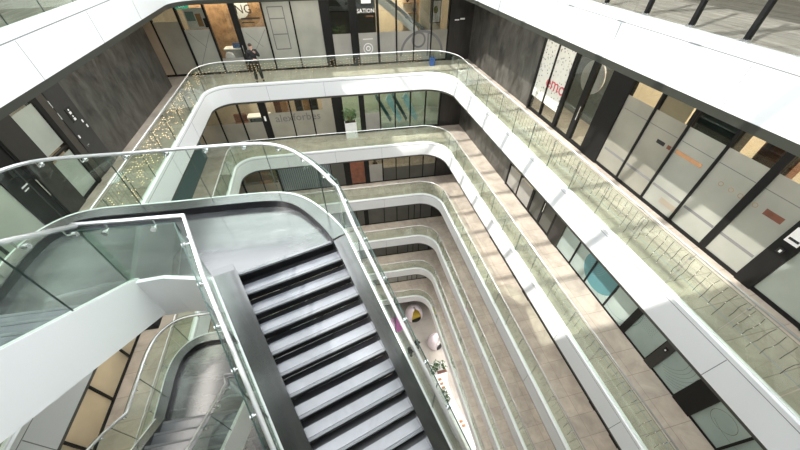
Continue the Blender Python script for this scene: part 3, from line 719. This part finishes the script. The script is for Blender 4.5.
for k in (4,5,6):
    shopfront(F_back, k, [(-9.6,-8,'pane'),(-8,-6.5,'pane'),(-6.5,-5,'pane'),(-5,-3.5,'pane'),(-3.5,-2,'pane'),(-2,-.6,'pane'),(-.6,.8,'pane'),(.8,1.4,'pane'),(1.4,1.72,'pier'),(1.72,3.08,'pane'),(3.08,4.16,'pane'),(4.16,5.16,'pane'),(5.16,5.66,'pane'),(5.66,6.2,'pane'),(6.2,7.15,'pane'),(7.15,7.23,'pier')],
      'black framed shopfront row across the back wall of the %s gallery' % LEVN[k], filmm='film_smoke' if k < 6 else 'film_grey', film_h=2.4)
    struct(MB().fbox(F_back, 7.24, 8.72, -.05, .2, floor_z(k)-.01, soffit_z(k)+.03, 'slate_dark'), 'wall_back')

# ------------------------------------------------------------------ things inside and on the galleries
def plant(base, h, r, n, label, pot=None, cat='plant', leafm='leaf', name='potted_plant', group=None):
    e = empty(name, base, label, cat, group); x,y,z = base; ph = 0
    if pot:
        pw, pd, ph, pm = pot
        m = MB().box(x-pw/2,x+pw/2,y-pd/2,y+pd/2,z+.001,z+ph,pm); m.build('pot', e, bevel=.01)
        MB().box(x-pw/2+.02,x+pw/2-.02,y-pd/2+.02,y+pd/2-.02,z+ph,z+ph+.01,'soil').build('soil', e)
    lf = MB(); st = MB()
    for i in range(n):
        a = R_.uniform(0, 6.283); rr = r*math.sqrt(R_.random()); hz_ = ph+h*R_.uniform(.25,1)
        c = Vector((x+rr*math.cos(a), y+rr*math.sin(a), z+hz_))
        d = Vector((math.cos(a), math.sin(a), R_.uniform(-.5,.9))).normalized(); L = r*R_.uniform(.35,.6); s = d.cross(Vector((0,0,1))).normalized()*L*.25
        up_ = s.cross(d).normalized()*L*.12
        lf.add([c, c+d*L*.5+s+up_, c+d*L, c+d*L*.5-s+up_, c+d*L*.5-up_*.3], [(0,1,4),(1,2,4),(2,3,4),(3,0,4)], leafm)
        if i % 6 == 0: st.tube([(x,y,z+ph), tuple(c)], .006, 'leaf_dry', 4)
    lf.build('foliage', e); st.build('stem', e); return e
fz1, fz2, fz3 = floor_z(1), floor_z(2), floor_z(3)
# first gallery, back: wood feature wall, round sign, counter, chair
P = lambda u, n: F_back(u, n, 0)[:2]
def fthing(name, label, cat, F, u, n, z, parts):
    e = empty(name, F(u,n,z), label, cat)
    for nm, fn in parts: m = MB(); fn(m); m.build(nm, e)
    return e
o = MB().fbox(F_back, -6.4, -1.3, 1.6, 1.7, fz1, soffit_z(1)-.02, 'wood').build('feature_wall'); tag(o, 'warm wooden feature wall seen through the far left back shopfront', 'wall panel')
o = MB().fbox(F_back, .4, 3.3, 1.2, 1.3, fz1, soffit_z(1)-.02, 'charcoal').build('partition'); tag(o, 'charcoal partition behind the narrow pane with plant, back shopfront', 'partition')
o = MB().fbox(F_back, 5.9, 7.2, 1.5, 1.6, fz1, soffit_z(1)-.02, 'cream_wall').build('partition'); tag(o, 'cream partition behind the framed tree picture, right end of back shopfront', 'partition')
m = MB(); m.tube([F_back(-3.95,1.56,fz1+2.75), F_back(-3.95,1.50,fz1+2.75)], .52, 'white', 28); o = m.build('round_sign'); tag(o, 'white round wall sign on the wooden feature wall', 'sign')
fthing('reception_counter', 'white topped grey reception counter in front of the wooden wall', 'counter', F_back, -4.4, .9, fz1, [
  ('counter_top', lambda m: m.fbox(F_back,-5.1,-3.5,.55,1.15,fz1+1.0,fz1+1.05,'white')), ('counter_body', lambda m: m.fbox(F_back,-5.05,-3.55,.6,1.1,fz1,fz1+1.0,'steel_grey')), ('screen', lambda m: m.fbox(F_back,-4.6,-4.1,.62,.66,fz1+1.06,fz1+1.3,'blue'))])
fthing('office_chair', 'white round backed chair behind the far left back shopfront', 'chair', F_back, -4.75, .35, fz1, [
  ('seat', lambda m: m.ball(F_back(-4.75,.32,fz1+.48),(.26,.26,.07),'pink_white')), ('backrest', lambda m: m.ball(F_back(-4.75,.10,fz1+.75),(.25,.06,.28),'pink_white')),
  ('leg', lambda m: m.tube([F_back(-4.75,.32,fz1),F_back(-4.75,.32,fz1+.45)],.03,'chrome'))])
fthing('poster', 'colourful poster high behind the second pane of the far left back shopfront', 'poster', F_back, -5.9, .5, fz1, [
  ('sheet', lambda m: m.fbox(F_back,-6.35,-5.35,.5,.52,fz1+2.05,fz1+2.95,'white')), ('picture', lambda m: (m.fbox(F_back,-6.3,-5.9,.49,.5,fz1+2.4,fz1+2.8,'mint_print'), m.fbox(F_back,-5.85,-5.6,.49,.5,fz1+2.15,fz1+2.7,'terracotta'), m.fbox(F_back,-5.55,-5.4,.49,.5,fz1+2.1,fz1+2.5,'black')))])
fthing('sofa', 'dark sofa glimpsed behind the first cream pane of the back shopfront', 'sofa', F_back, -7.1, .9, fz1, [
  ('seat', lambda m: m.fbox(F_back,-7.6,-6.6,.6,1.3,fz1+.1,fz1+.45,'charcoal')), ('backrest', lambda m: m.fbox(F_back,-7.6,-6.6,1.3,1.45,fz1+.1,fz1+.85,'charcoal'))])
plant(F_back(1.2,.55,fz1+.0), 1.1, .32, 150, 'dark leafy plant behind the narrow back pane beside the black pier', (.3,.3,.75,'charcoal'))
fthing('inner_stair', 'white edged inner stair slanting behind the grey filmed back shopfront', 'stair', F_back, 4.2, 1.0, fz1, [
  ('stringer', lambda m: m.hexa([F_back(3.3,.6,fz1+2.9),F_back(5.6,.6,fz1+1.2),F_back(5.6,.7,fz1+1.2),F_back(3.3,.7,fz1+2.9),F_back(3.3,.6,fz1+3.3),F_back(5.6,.6,fz1+1.6),F_back(5.6,.7,fz1+1.6),F_back(3.3,.7,fz1+3.3)],'white')),
  ('flight', lambda m: m.hexa([F_back(3.6,.72,fz1+3.1),F_back(6.1,.72,fz1+1.3),F_back(6.1,1.5,fz1+1.3),F_back(3.6,1.5,fz1+3.1),F_back(3.6,.72,fz1+3.3),F_back(6.1,.72,fz1+1.5),F_back(6.1,1.5,fz1+1.5),F_back(3.6,1.5,fz1+3.3)],'grey_wall'))])
fthing('framed_picture', 'framed picture of a green tree at the right end of the back shopfront', 'picture', F_back, 6.7, 1.45, fz1, [
  ('frame', lambda m: m.fbox(F_back,6.38,6.98,.86,.9,fz1+1.75,fz1+2.85,'black')), ('picture', lambda m: m.fbox(F_back,6.42,6.94,.84,.86,fz1+1.79,fz1+2.81,'pink_white')),
  ('painted_tree', lambda m: (disc(m,F_back,6.68,fz1+2.4,.835,.13,'leaf_dry',12,1.4), m.fbox(F_back,6.67,6.69,.83,.835,fz1+1.95,fz1+2.3,'terracotta')))])
fthing('shelf_unit', 'open shelf with dark vases behind the grey filmed back shopfront', 'shelf', F_back, 5.6, 2.4, fz1, [
  ('board', lambda m: [m.fbox(F_back,5.0,5.85,1.7,2.0,fz1+q,fz1+q+.04,'wood') for q in (1.6,2.1,2.6,3.0)]), ('side_panel', lambda m: m.fbox(F_back,5.85,5.95,1.7,2.0,fz1,fz1+3.1,'wood')),
  ('back_panel', lambda m: m.fbox(F_back,5.0,5.85,2.0,2.03,fz1+.5,fz1+3.1,'cream_wall'))])
for i,(u,zz) in enumerate(((5.15,1.64),(5.45,1.64),(5.65,2.14),(5.25,2.64))):
    m = MB().tube([F_back(u,1.84,fz1+zz+q) for q in (0,.08,.18,.26,.32)], [.04,.09,.10,.05,.04], 'black', 10); o = m.build('vase')
    tag(o, ['left dark vase on the lowest shelf of the open unit','right dark vase on the lowest shelf of the open unit','dark vase on the middle shelf of the open unit','dark vase on the upper shelf of the open unit'][i], 'vase', 'dark vases on the open shelf')
# blue bag on the first gallery floor
e = empty('bag', (6.15,18.5,fz1), 'small blue bag on the floor at the far right corner of the first gallery', 'bag')
MB().box(6.0,6.3,18.4,18.62,fz1+.001,fz1+.42,'blue').build('body', e, bevel=.04); MB().tube([(6.06,18.51,fz1+.42),(6.1,18.51,fz1+.55),(6.2,18.51,fz1+.55),(6.24,18.51,fz1+.42)],.012,'black',6).build('handle', e)
# second gallery
plant((1.15,19.08,fz2), .75, .32, 240, 'green plant in a tall white planter on the back of the second gallery', (.72,.36,1.05,'white'))
fthing('bowl_planter', 'round beige tub with a small dark plant at the left back corner, second gallery', 'planter', F_back, -6.6, .9, fz2, [
  ('tub', lambda m: m.tube([F_back(-6.1,.66,fz2+q) for q in (0.001,.1,.35,.5)], [.25,.42,.52,.5], 'cream_wall', 20)), ('plant_stem', lambda m: m.tube([F_back(-6.1,.66,fz2+.5),F_back(-6.1,.66,fz2+.75)], .03, 'leaf', 6)), ('foliage', lambda m: m.ball(F_back(-6.1,.66,fz2+.82),(.14,.14,.16),'leaf'))])
o = MB().fbox(F_back,-5.3,-3.0,2.2,2.3,fz2,soffit_z(2)-.02,'cream_wall').build('partition'); tag(o, 'cream inner partition behind the lettered shopfront, second gallery', 'partition')
fthing('reception_counter', 'pale reception counter with dark base behind the lettered shopfront', 'counter', F_back, -4.8, 1.3, fz2, [
  ('counter_top', lambda m: m.fbox(F_back,-5.3,-3.9,1.0,1.6,fz2+1.1,fz2+1.18,'white')), ('counter_body', lambda m: m.fbox(F_back,-5.2,-4.0,1.1,1.5,fz2,fz2+1.1,'charcoal'))])
fthing('armchair', 'dark brown armchair behind the lettered shopfront, second gallery', 'chair', F_back, -5.9, 1.6, fz2, [
  ('seat', lambda m: m.fbox(F_back,-6.4,-5.6,1.3,2.0,fz2+.1,fz2+.5,'dark_wood')), ('backrest', lambda m: m.fbox(F_back,-6.4,-5.6,2.0,2.15,fz2+.1,fz2+1.0,'dark_wood'))])
for i,(u,mm) in enumerate(((-3.3,'dark_wood'),(-2.9,'terracotta'),(-2.0,'charcoal'),(-1.5,'wood'),(-1.0,'charcoal'))):
    fthing('cabinet', ['dark red cabinet, leftmost of the cabinets behind the large lettering','orange brown cabinet, second of the cabinets behind the large lettering','first charcoal cabinet behind the middle of the large lettering','light wood cabinet behind the large lettering','second charcoal cabinet, rightmost behind the large lettering'][i], 'cabinet', F_back, u, 1.4, fz2, [
      ('carcass', lambda m, u=u, mm=mm: m.fbox(F_back,u-.2,u+.2,1.2,1.7,fz2+.001,fz2+2.2+.15*(i%2),mm)), ('door', lambda m, u=u, mm=mm: m.fbox(F_back,u-.18,u+.18,1.18,1.2,fz2+.1,fz2+1.9,mm))])
for j,u in enumerate((3.6,4.7)):
    fthing('inner_stair', ['left slanting white stair rail behind the dark teal shopfront','right slanting white stair rail behind the dark teal shopfront'][j], 'stair', F_back, u, .8, fz2, [
      ('stringer', lambda m, u=u: m.hexa([F_back(u,.5,fz2+1.9),F_back(u+.9,.5,fz2+.2),F_back(u+.9,.6,fz2+.2),F_back(u,.6,fz2+1.9),F_back(u+.25,.5,fz2+2.3),F_back(u+1.1,.5,fz2+.5),F_back(u+1.1,.6,fz2+.5),F_back(u+.25,.6,fz2+2.3)],'white')),
      ('flight', lambda m, u=u: m.hexa([F_back(u-.6,.7,fz2+1.9),F_back(u+.3,.7,fz2+.2),F_back(u+.3,1.2,fz2+.2),F_back(u-.6,1.2,fz2+1.9),F_back(u-.5,.7,fz2+2.1),F_back(u+.4,.7,fz2+.4),F_back(u+.4,1.2,fz2+.4),F_back(u-.5,1.2,fz2+2.1)],'teal'))])
# third gallery
fthing('display_shelf', 'wooden display shelf behind the warm left shopfront of the third gallery', 'shelf', F_back, -5.6, 1.4, fz3, [
  ('back_panel', lambda m: m.fbox(F_back,-7.2,-4.4,1.7,1.75,fz3,soffit_z(3)-.02,'terracotta')), ('board', lambda m: [m.fbox(F_back,-7.2,-4.4,1.3,1.7,fz3+q,fz3+q+.05,'pink_white') for q in (1.2,1.8,2.4)])])
fthing('armchair', 'brown armchair behind the warm left shopfront of the third gallery', 'chair', F_back, -5.5, .7, fz3, [
  ('seat', lambda m: m.fbox(F_back,-5.9,-5.1,.4,1.0,fz3+.1,fz3+.5,'terracotta')), ('backrest', lambda m: m.fbox(F_back,-5.9,-5.1,1.0,1.12,fz3+.1,fz3+1.1,'terracotta'))])
plant(F_back(-4.75,.6,fz3), 1.0, .34, 120, 'grey green plant behind the warm left shopfront of the third gallery', (.3,.3,.5,'cloth_white'), leafm='leaf_dry')
plant(F_back(2.65,.6,fz3), 1.2, .42, 200, 'bushy green plant behind a grey pane at the back of the third gallery', (.35,.35,1.3,'charcoal'))
# right side interiors
fthing('meeting_table', 'light meeting table behind the cream right shopfront of the first gallery', 'table', F_right, 5.5, 1.8, fz1, [
  ('tabletop', lambda m: m.fbox(F_right,4.6,6.6,1.6,2.6,fz1+.72,fz1+.76,'wood')), ('leg', lambda m: m.tube([F_right(5.6,2.1,fz1),F_right(5.6,2.1,fz1+.72)],.06,'chrome'))])
def shelf_unit(F, u0, u1, n, z, h, label, bm='wood', back='terracotta'):
    e = empty('wall_shelf', F((u0+u1)/2,n,z), label, 'shelf')
    MB().fbox(F,u0,u1,n+.3,n+.34,z,z+h,back).build('back_panel', e)
    q = .4
    while q < h: MB().fbox(F,u0,u1,n,n+.3,z+q,z+q+.03,bm).build('board', e); q += .55
    for u in (u0,u1): MB().fbox(F,u-.02,u+.02,n,n+.34,z,z+h,bm).build('side_panel', e)
shelf_unit(F_right, 4.9, 6.2, 1.0, fz1, 3.1, 'tall dark shelf above the cream film of the right shopfront', 'dark_frame', 'brown_frame')
shelf_unit(F_right, 3.7, 4.4, 1.0, fz1, 3.1, 'dark red shelf behind the cream right shopfront near the thick mullion', 'dark_wood', 'dark_wood')
o = MB().fbox(F_right, 6.6, 7.7, 1.5, 1.6, fz1, soffit_z(1)-.02, 'cream_wall').build('partition'); tag(o, 'cream partition next to the black door pier, right shopfront', 'partition')
o = MB().fbox(F_right, 9.0, 12.0, 1.6, 1.7, fz1, soffit_z(1)-.02, 'grey_wall').build('partition'); tag(o, 'grey partition behind the speckled poster panes, right shopfront', 'partition')
m = MB(); disc(m, F_right, 9.75, fz1+2.0, .6, .55, 'pink_white'); m.tube([F_right(9.75,.62,fz1+2.0),F_right(9.75,.66,fz1+2.0)], .55, 'pink_white', 24); o = m.build('wall_disc'); tag(o, 'large white round panel behind the pane beside the red letters', 'panel')
# small floor planter at left corner seen through the stair glass
o = MB().fbox(F_left, 9.95, 10.55, -.62, -.35, fz1+.001, fz1+.05, 'white').build('floor_mat'); tag(o, 'small pale mat on the left gallery floor by the washroom entrance', 'mat')

# ------------------------------------------------------------------ ground floor
def pod(x, y, rz, label, r=.95, h=1.7, sm='yellow'):
    e = empty('lounge_pod', (x,y,ZG), label, 'lounge pod'); c = MB(); n, k = 28, 12
    vs = []; fs = []; ids = {}
    for i in range(k+1):
        ph = math.pi*.5*i/k
        for j in range(n+1):
            th = rad(38)+(2*math.pi-rad(76))*j/n+rz if i < 9 else rad(38*(1-(i-8)/4.0))+(2*math.pi-2*rad(38*(1-(i-8)/4.0)))*j/n+rz
            vs.append((x+r*math.cos(ph*.93)*math.cos(th), y+r*math.cos(ph*.93)*math.sin(th), ZG+.12+(h-.12)*math.sin(ph)))
    for i in range(k):
        for j in range(n): fs.append((i*(n+1)+j, i*(n+1)+j+1, (i+1)*(n+1)+j+1, (i+1)*(n+1)+j))
    c.add(vs, fs, 'pod_pink'); sh = c.build('shell', e, smooth=True); s = sh.modifiers.new('solid','SOLIDIFY'); s.thickness = .09
    m = MB(); vs = [(x+r*.8*math.cos(a), y+r*.8*math.sin(a)) for a in [rad(50)+rz+(2*math.pi-rad(100))*j/20 for j in range(21)]]
    m.prism(vs, ZG+.1, ZG+.5, sm); m.build('seat', e)
    m = MB().tube([(x,y,ZG+.001),(x,y,ZG+.1)], r*.9, 'black', 24); m.build('base', e)
    m = MB().ball((x-r*.35*math.cos(rz), y-r*.35*math.sin(rz), ZG+.72), (.2,.2,.24), 'pink_white'); m.build('cushion', e)
pod(5.55, 17.6, rad(-80), 'egg shaped pink lounge pod with yellow seat, back of the ground floor', .98, 1.75)
pod(6.9, 13.9, rad(-60), 'white egg shaped lounge pod by the right edge of the ground floor opening', .82, 1.6, 'pink_white')
e = empty('parasol', (3.2,15.9,ZG), 'magenta parasol on the ground floor beside the stair glass', 'parasol')
m = MB(); vs = [(3.2+.9*math.cos(rad(a)),15.9+.9*math.sin(rad(a)),ZG+2.0) for a in range(0,360,45)]+[(3.2,15.9,ZG+2.5)]; m.add(vs,[(i,(i+1)%8,8) for i in range(8)],'magenta'); cn = m.build('canopy', e); cn.modifiers.new('s','SOLIDIFY').thickness = .02
MB().tube([(3.2,15.9,ZG+.001),(3.2,15.9,ZG+2.45)], .03, 'chrome').build('pole', e); MB().tube([(3.2,15.9,ZG+.001),(3.2,15.9,ZG+.08)], .28, 'steel_grey', 16).build('base', e)
# long white island counter
e = empty('island_counter', (6.2,8,ZG), 'long white boat shaped island counter on the ground floor', 'counter')
outl = chaikin([(5.35,11.0),(5.6,11.7),(6.9,11.6),(7.15,11.0),(6.6,9.6),(6.9,7.2),(7.5,5.2),(7.4,4.2),(6.6,4.1),(5.9,5.2),(5.6,8),(5.35,10.2),(5.35,11.0)], 2)[:-1]
def shr(P, f): cx = sum(p[0] for p in P)/len(P); cy = sum(p[1] for p in P)/len(P); return [(cx+(p[0]-cx)*f, cy+(p[1]-cy)*f) for p in P]
MB().prism(outl, ZG+.95, ZG+1.05, 'white').build('counter_top', e); MB().prism(shr(outl,.9), ZG+.05, ZG+.949, 'white_panel').build('counter_body', e); MB().prism(shr(outl,.86), ZG+.001, ZG+.05, 'black').build('plinth', e)
MB().box(6.0,6.95,10.5,10.75,ZG+1.051,ZG+1.12,'dark_wood').build('wooden_ledge', e)
pl = [(5.75,11.2,.3),(6.2,11.4,.34),(6.7,11.2,.3),(5.6,10.7,.3),(6.05,10.95,.32),(6.75,10.9,.28),(6.05,8.9,.26),(6.2,8.5,.28),(6.15,8.1,.26)]
ln = ['leftmost bush in the cluster on the island counter end','tall bush at the very end of the island counter','right bush at the end of the island counter','bush at the left shoulder of the island counter','middle bush in the cluster on the island counter','dark bush by the wooden ledge of the island counter','first of three bushes midway along the island counter','second of three bushes midway along the island counter','third of three bushes midway along the island counter']
for (x,y,r), l in zip(pl, ln): plant((x,y,ZG+1.05), .4, r*.8, 60, l, (.2,.2,.15,'charcoal'), group='plants on the island counter')
for i,(x,y) in enumerate(((6.05,10.0),(6.1,9.6),(6.15,9.25),(6.75,6.3),(6.85,5.95))):
    e = empty('serving_tray', (x,y,ZG+1.05), ['brown tray nearest the wooden ledge on the island counter','second brown tray from the wooden ledge on the island counter','third brown tray from the wooden ledge on the island counter','orange tray midway on the near half of the island counter','orange tray closest to the camera end of the island counter'][i], 'tray', 'trays on the island counter')
    MB().box(x-.16,x+.16,y-.11,y+.11,ZG+1.051,ZG+1.07,'wood' if i < 3 else 'terracotta').build('tray_base', e); MB().ball((x,y,ZG+1.10),(.1,.07,.04),'terracotta').build('food', e)
# ground floor perimeter: dark shopfronts
for F, a, b, l in ((F_back,-9.6,8.7,'dark shopfront row across the back of the ground floor'),(F_right,-2.5,19.2,'dark shopfront row along the right of the ground floor')):
    e = empty('shopfront', F((a+b)/2,0,ZG), l, 'shopfront'); z1 = Z[6]-T1-.1
    MB().fbox(F,a,b,0,.1,ZG+.001,z1,'charcoal').build('wall_panel', e); u = a
    while u < b: MB().fbox(F,u-.04,u+.04,-.04,.0,ZG+.001,z1,'black_metal').build('mullion', e); u += 1.5

# ------------------------------------------------------------------ people
def skin_mesh(joints, edges, radii, levels=2):
    me = bpy.data.meshes.new('tmp'); me.from_pydata(joints, edges, [])
    ob = bpy.data.objects.new('tmp', me); COL.objects.link(ob)
    md = ob.modifiers.new('skin','SKIN'); md.use_smooth_shade = True
    for i, r in enumerate(radii): sv = me.skin_vertices[0].data[i]; sv.radius = (r, r) if not isinstance(r, tuple) else r; sv.use_root = (i == 0)
    sb = ob.modifiers.new('sub','SUBSURF'); sb.levels = levels
    dg = bpy.context.evaluated_depsgraph_get(); dg.update()
    out = bpy.data.meshes.new_from_object(ob.evaluated_get(dg)); bpy.data.objects.remove(ob); bpy.data.meshes.remove(me)
    return out
def person(loc, rz, label, arms='fold', step=.10, top='cloth_black', legs='cloth_dark', skinm='skin', hair='hair', hs=1.0):
    J = {'pel':(0,0,.95),'sp':(0,.01,1.12),'ch':(0,.0,1.33),'nk':(0,.0,1.50),'hd':(0,-.02,1.60),'hdt':(0,-.01,1.72)}
    S = {-1:{}, 1:{}}
    for s in (-1,1):
        J['hip%d'%s] = (s*.10,0,.90); J['kn%d'%s] = (s*(.09+step*.5), -.03, .50); J['an%d'%s] = (s*(.08+step), .02+(.05 if s > 0 else 0), .09); J['to%d'%s] = (s*(.09+step*1.15), -.13, .035)
        J['sh%d'%s] = (s*.19,0,1.43)
    if arms == 'fold':
        J['el1'] = (.27,.0,1.17); J['wr1'] = (.12,-.22,1.40)     # hand up to the chin
        J['el-1'] = (-.26,-.0,1.15); J['wr-1'] = (-.02,-.20,1.12)
    elif arms == 'walk':
        J['el1'] = (.25,.08,1.15); J['wr1'] = (.25,-.02,.93); J['el-1'] = (-.25,-.05,1.15); J['wr-1'] = (-.24,-.20,.98)
    else:
        J['el1'] = (.25,.0,1.14); J['wr1'] = (.24,-.06,.88); J['el-1'] = (-.25,.0,1.14); J['wr-1'] = (-.24,-.06,.88)
    Rz = Matrix.Rotation(rz, 3, 'Z')
    names = list(J); idx = {n:i for i, n in enumerate(names)}
    rd = {'pel':.125,'sp':.115,'ch':.135,'nk':.048,'hd':.078,'hdt':.066}
    for s in (-1,1): rd.update({'hip%d'%s:.09,'kn%d'%s:.058,'an%d'%s:.038,'to%d'%s:.032,'sh%d'%s:.062,'el%d'%s:.043,'wr%d'%s:.028})
    E_ = [('pel','sp'),('sp','ch'),('ch','nk'),('nk','hd'),('hd','hdt')]
    for s in (-1,1): E_ += [('pel','hip%d'%s),('hip%d'%s,'kn%d'%s),('kn%d'%s,'an%d'%s),('an%d'%s,'to%d'%s),('ch','sh%d'%s),('sh%d'%s,'el%d'%s),('el%d'%s,'wr%d'%s)]
    V = [J[n] for n in names]; ED = [(idx[a],idx[b]) for a,b in E_]; RD = [rd[n] for n in names]
    for s in (-1,1):   # hands: palm and five fingers
        w_ = Vector(J['wr%d'%s]); e_ = Vector(J['el%d'%s]); d = (w_-e_).normalized(); side = d.cross(Vector((0,1,.2))).normalized(); b = len(V)
        V.append(tuple(w_+d*.075)); RD.append(.03); ED.append((idx['wr%d'%s], b))
        for q, L in ((-1.5,.075),(-.5,.09),(.5,.085),(1.5,.065)):
            i0 = len(V); V.append(tuple(w_+d*.10+side*q*.02)); V.append(tuple(w_+d*(.10+L*.6)+side*q*.022+Vector((0,-.012,0)))); V.append(tuple(w_+d*(.10+L)+side*q*.022+Vector((0,-.03,0))))
            RD += [.010,.009,.007]; ED += [(b,i0),(i0,i0+1),(i0+1,i0+2)]
        i0 = len(V); V.append(tuple(w_+d*.05-side*.04)); V.append(tuple(w_+d*.085-side*.055)); RD += [.011,.009]; ED += [(b,i0),(i0,i0+1)]
    def place(me, name, mats, parent=None):
        for v in me.vertices: v.co = Rz @ (v.co*hs)
        me.materials.clear(); me.materials.append(MATS[mats]); me.name = name
        o = bpy.data.objects.new(name, me); COL.objects.link(o)
        if parent: o.parent = parent
        else: o.location = loc
        return o
    body = place(skin_mesh(V, ED, RD), 'person', skinm); tag(body, label, 'person')
    def cloth(keys, edges, grow, name, m, rr=None, ext=None):
        ids = {n:i for i, n in enumerate(keys)}
        me = skin_mesh([J[n] for n in keys], [(ids[a],ids[b]) for a,b in edges], [rd[n]*1.0+grow for n in keys]); return place(me, name, m, body)
    up_keys = ['ch','sp','pel','sh1','el1','wr1','sh-1','el-1','wr-1']
    cloth(up_keys, [('pel','sp'),('sp','ch'),('ch','sh1'),('sh1','el1'),('el1','wr1'),('ch','sh-1'),('sh-1','el-1'),('el-1','wr-1')], .034, 'jacket', top)
    cloth(['pel','hip1','kn1','an1','hip-1','kn-1','an-1'], [('pel','hip1'),('hip1','kn1'),('kn1','an1'),('pel','hip-1'),('hip-1','kn-1'),('kn-1','an-1')], .036, 'trousers', legs)
    def bits(name, fn, m0):
        mb = MB(); fn(mb); me = bpy.data.meshes.new(name); me.from_pydata([tuple(Rz @ (Vector(v)*hs)) for v in mb.v], [], mb.f)
        for q in mb.mats: me.materials.append(MATS[q])
        me.polygons.foreach_set('material_index', mb.m); o = bpy.data.objects.new(name, me); COL.objects.link(o); o.parent = body
    for s in (-1,1):
        a = J['an%d'%s]; t = J['to%d'%s]
        bits('shoe', lambda m: m.ball(((a[0]+t[0])/2,(a[1]+t[1])/2-.01,.045),(.055,.14,.045),'black',10,6), 0)
    bits('hair', lambda m: m.ball((0,.015,1.70),(.088,.10,.085),hair,12,8), 0)
    bits('face', lambda m: (m.ball((-.032,-.098,1.665),(.012,.008,.007),'black',6,4), m.ball((.032,-.098,1.665),(.012,.008,.007),'black',6,4), m.ball((0,-.112,1.635),(.014,.02,.025),skinm,6,4), m.ball((0,-.098,1.59),(.028,.008,.007),'terracotta',6,4), m.ball((-.088,-.01,1.645),(.012,.022,.03),skinm,6,4), m.ball((.088,-.01,1.645),(.012,.022,.03),skinm,6,4)), 0)
    return body
person((-3.28,18.2,fz1), rad(12), 'man in black standing behind the back balustrade with one hand raised to his chin', 'fold', .07, 'cloth_black', 'cloth_black', skinm='skin')
person((4.9,13.9,ZG), rad(150), 'person in black walking in the middle of the ground floor', 'walk', .12, 'cloth_black', 'cloth_dark')
person((4.0,13.3,ZG), rad(120), 'person in dark clothes on the ground floor close to the stair rail', 'walk', .1, 'cloth_dark', 'cloth_dark', 'skin_dark')
person((8.0,16.3,ZG), rad(-60), 'person in white top near the right wall of the ground floor', 'stand', .06, 'cloth_white', 'cloth_dark', 'skin_dark')


# ------------------------------------------------------------------ light
w = bpy.data.worlds.new('sky'); scn.world = w; w.use_nodes = True
bg = w.node_tree.nodes['Background']; bg.inputs[0].default_value = (.93,.97,1,1); bg.inputs[1].default_value = 2.5
def area(name, loc, sx, sy, power, color=(1,.85,.65), rot=(0,0,0)):
    l = bpy.data.lights.new(name, 'AREA'); l.shape = 'RECTANGLE'; l.size = sx; l.size_y = sy; l.energy = power; l.color = color
    o = bpy.data.objects.new(name, l); COL.objects.link(o); o.location = loc; o.rotation_euler = rot; return o
for k, pw in ((1,330),(2,200),(3,90),(4,60),(5,45)):
    zz = soffit_z(k)-.06
    area('shop_light', (10.5, 6, zz), 1.5, 14, pw*1.6)
    area('shop_light', (-9.4, 4, zz), 1.5, 16, pw*(1.3 if k != 2 else 5))
    area('shop_light', (0, 21.3, zz), 14, 1.5, pw*1.2)
for k in range(1,7):
    pw = {1:130,2:130,3:120,4:125,5:130,6:150}[k]; zz = soffit_z(k)-.03
    area('gallery_fill', (XR+1.0, 8, zz), .5, 17, pw, (1,.95,.88)); area('gallery_fill', (XL-1.0, 8, zz), .5, 17, pw*.8, (1,.95,.88)); area('gallery_fill', (.4, YB+1.0, zz), 11, .5, pw*.8, (1,.95,.88))  # added lamps without fixtures, brightening the gallery floors and fascias
for y in (3, 8, 13): area('ground_fill', (XR+2.0, y, Z[6]-1.05), 2.5, 4, 200, (1,.96,.9)); area('ground_fill', (XL-2.0, y, Z[6]-1.05), 2.5, 4, 200, (1,.96,.9))  # added fill lamps that lift the ground floor brightness
sl = bpy.data.lights.new('sun', 'SUN'); sl.energy = 3.4; sl.angle = rad(.8); sl.color = (1,.96,.90)
so = bpy.data.objects.new('sun', sl); COL.objects.link(so)
so.rotation_euler = Vector((.76,.31,-1)).to_track_quat('-Z','Y').to_euler()

# ------------------------------------------------------------------ camera
cam = bpy.data.cameras.new('camera'); co = bpy.data.objects.new('camera', cam); COL.objects.link(co); scn.camera = co
cam.sensor_width = 36; cam.lens = 313.916/800*36; cam.clip_start = .02; cam.clip_end = 200
pitch, roll, yaw = .7693, .0051, .224
fwd0 = Vector((math.sin(yaw), math.cos(yaw), 0)); rt = Vector((math.cos(yaw), -math.sin(yaw), 0)); up = Vector((0,0,1))
fw = fwd0*math.cos(pitch)-up*math.sin(pitch); dn = -(up*math.cos(pitch)+fwd0*math.sin(pitch))
r2 = rt*math.cos(roll)+dn*math.sin(roll); d2_ = -rt*math.sin(roll)+dn*math.cos(roll)
co.matrix_world = Matrix(((r2.x,-d2_.x,-fw.x,0),(r2.y,-d2_.y,-fw.y,0),(r2.z,-d2_.z,-fw.z,1.445),(0,0,0,1)))
scn.view_settings.view_transform = 'Standard'; scn.view_settings.look = 'None'
scn.view_settings.exposure = 0.85; scn.view_settings.gamma = 1
scn.cycles.use_denoising = True
scn.cycles.max_bounces = 8; scn.cycles.transparent_max_bounces = 24
for o in bpy.data.objects:
    if '_o' in o: del o['_o']
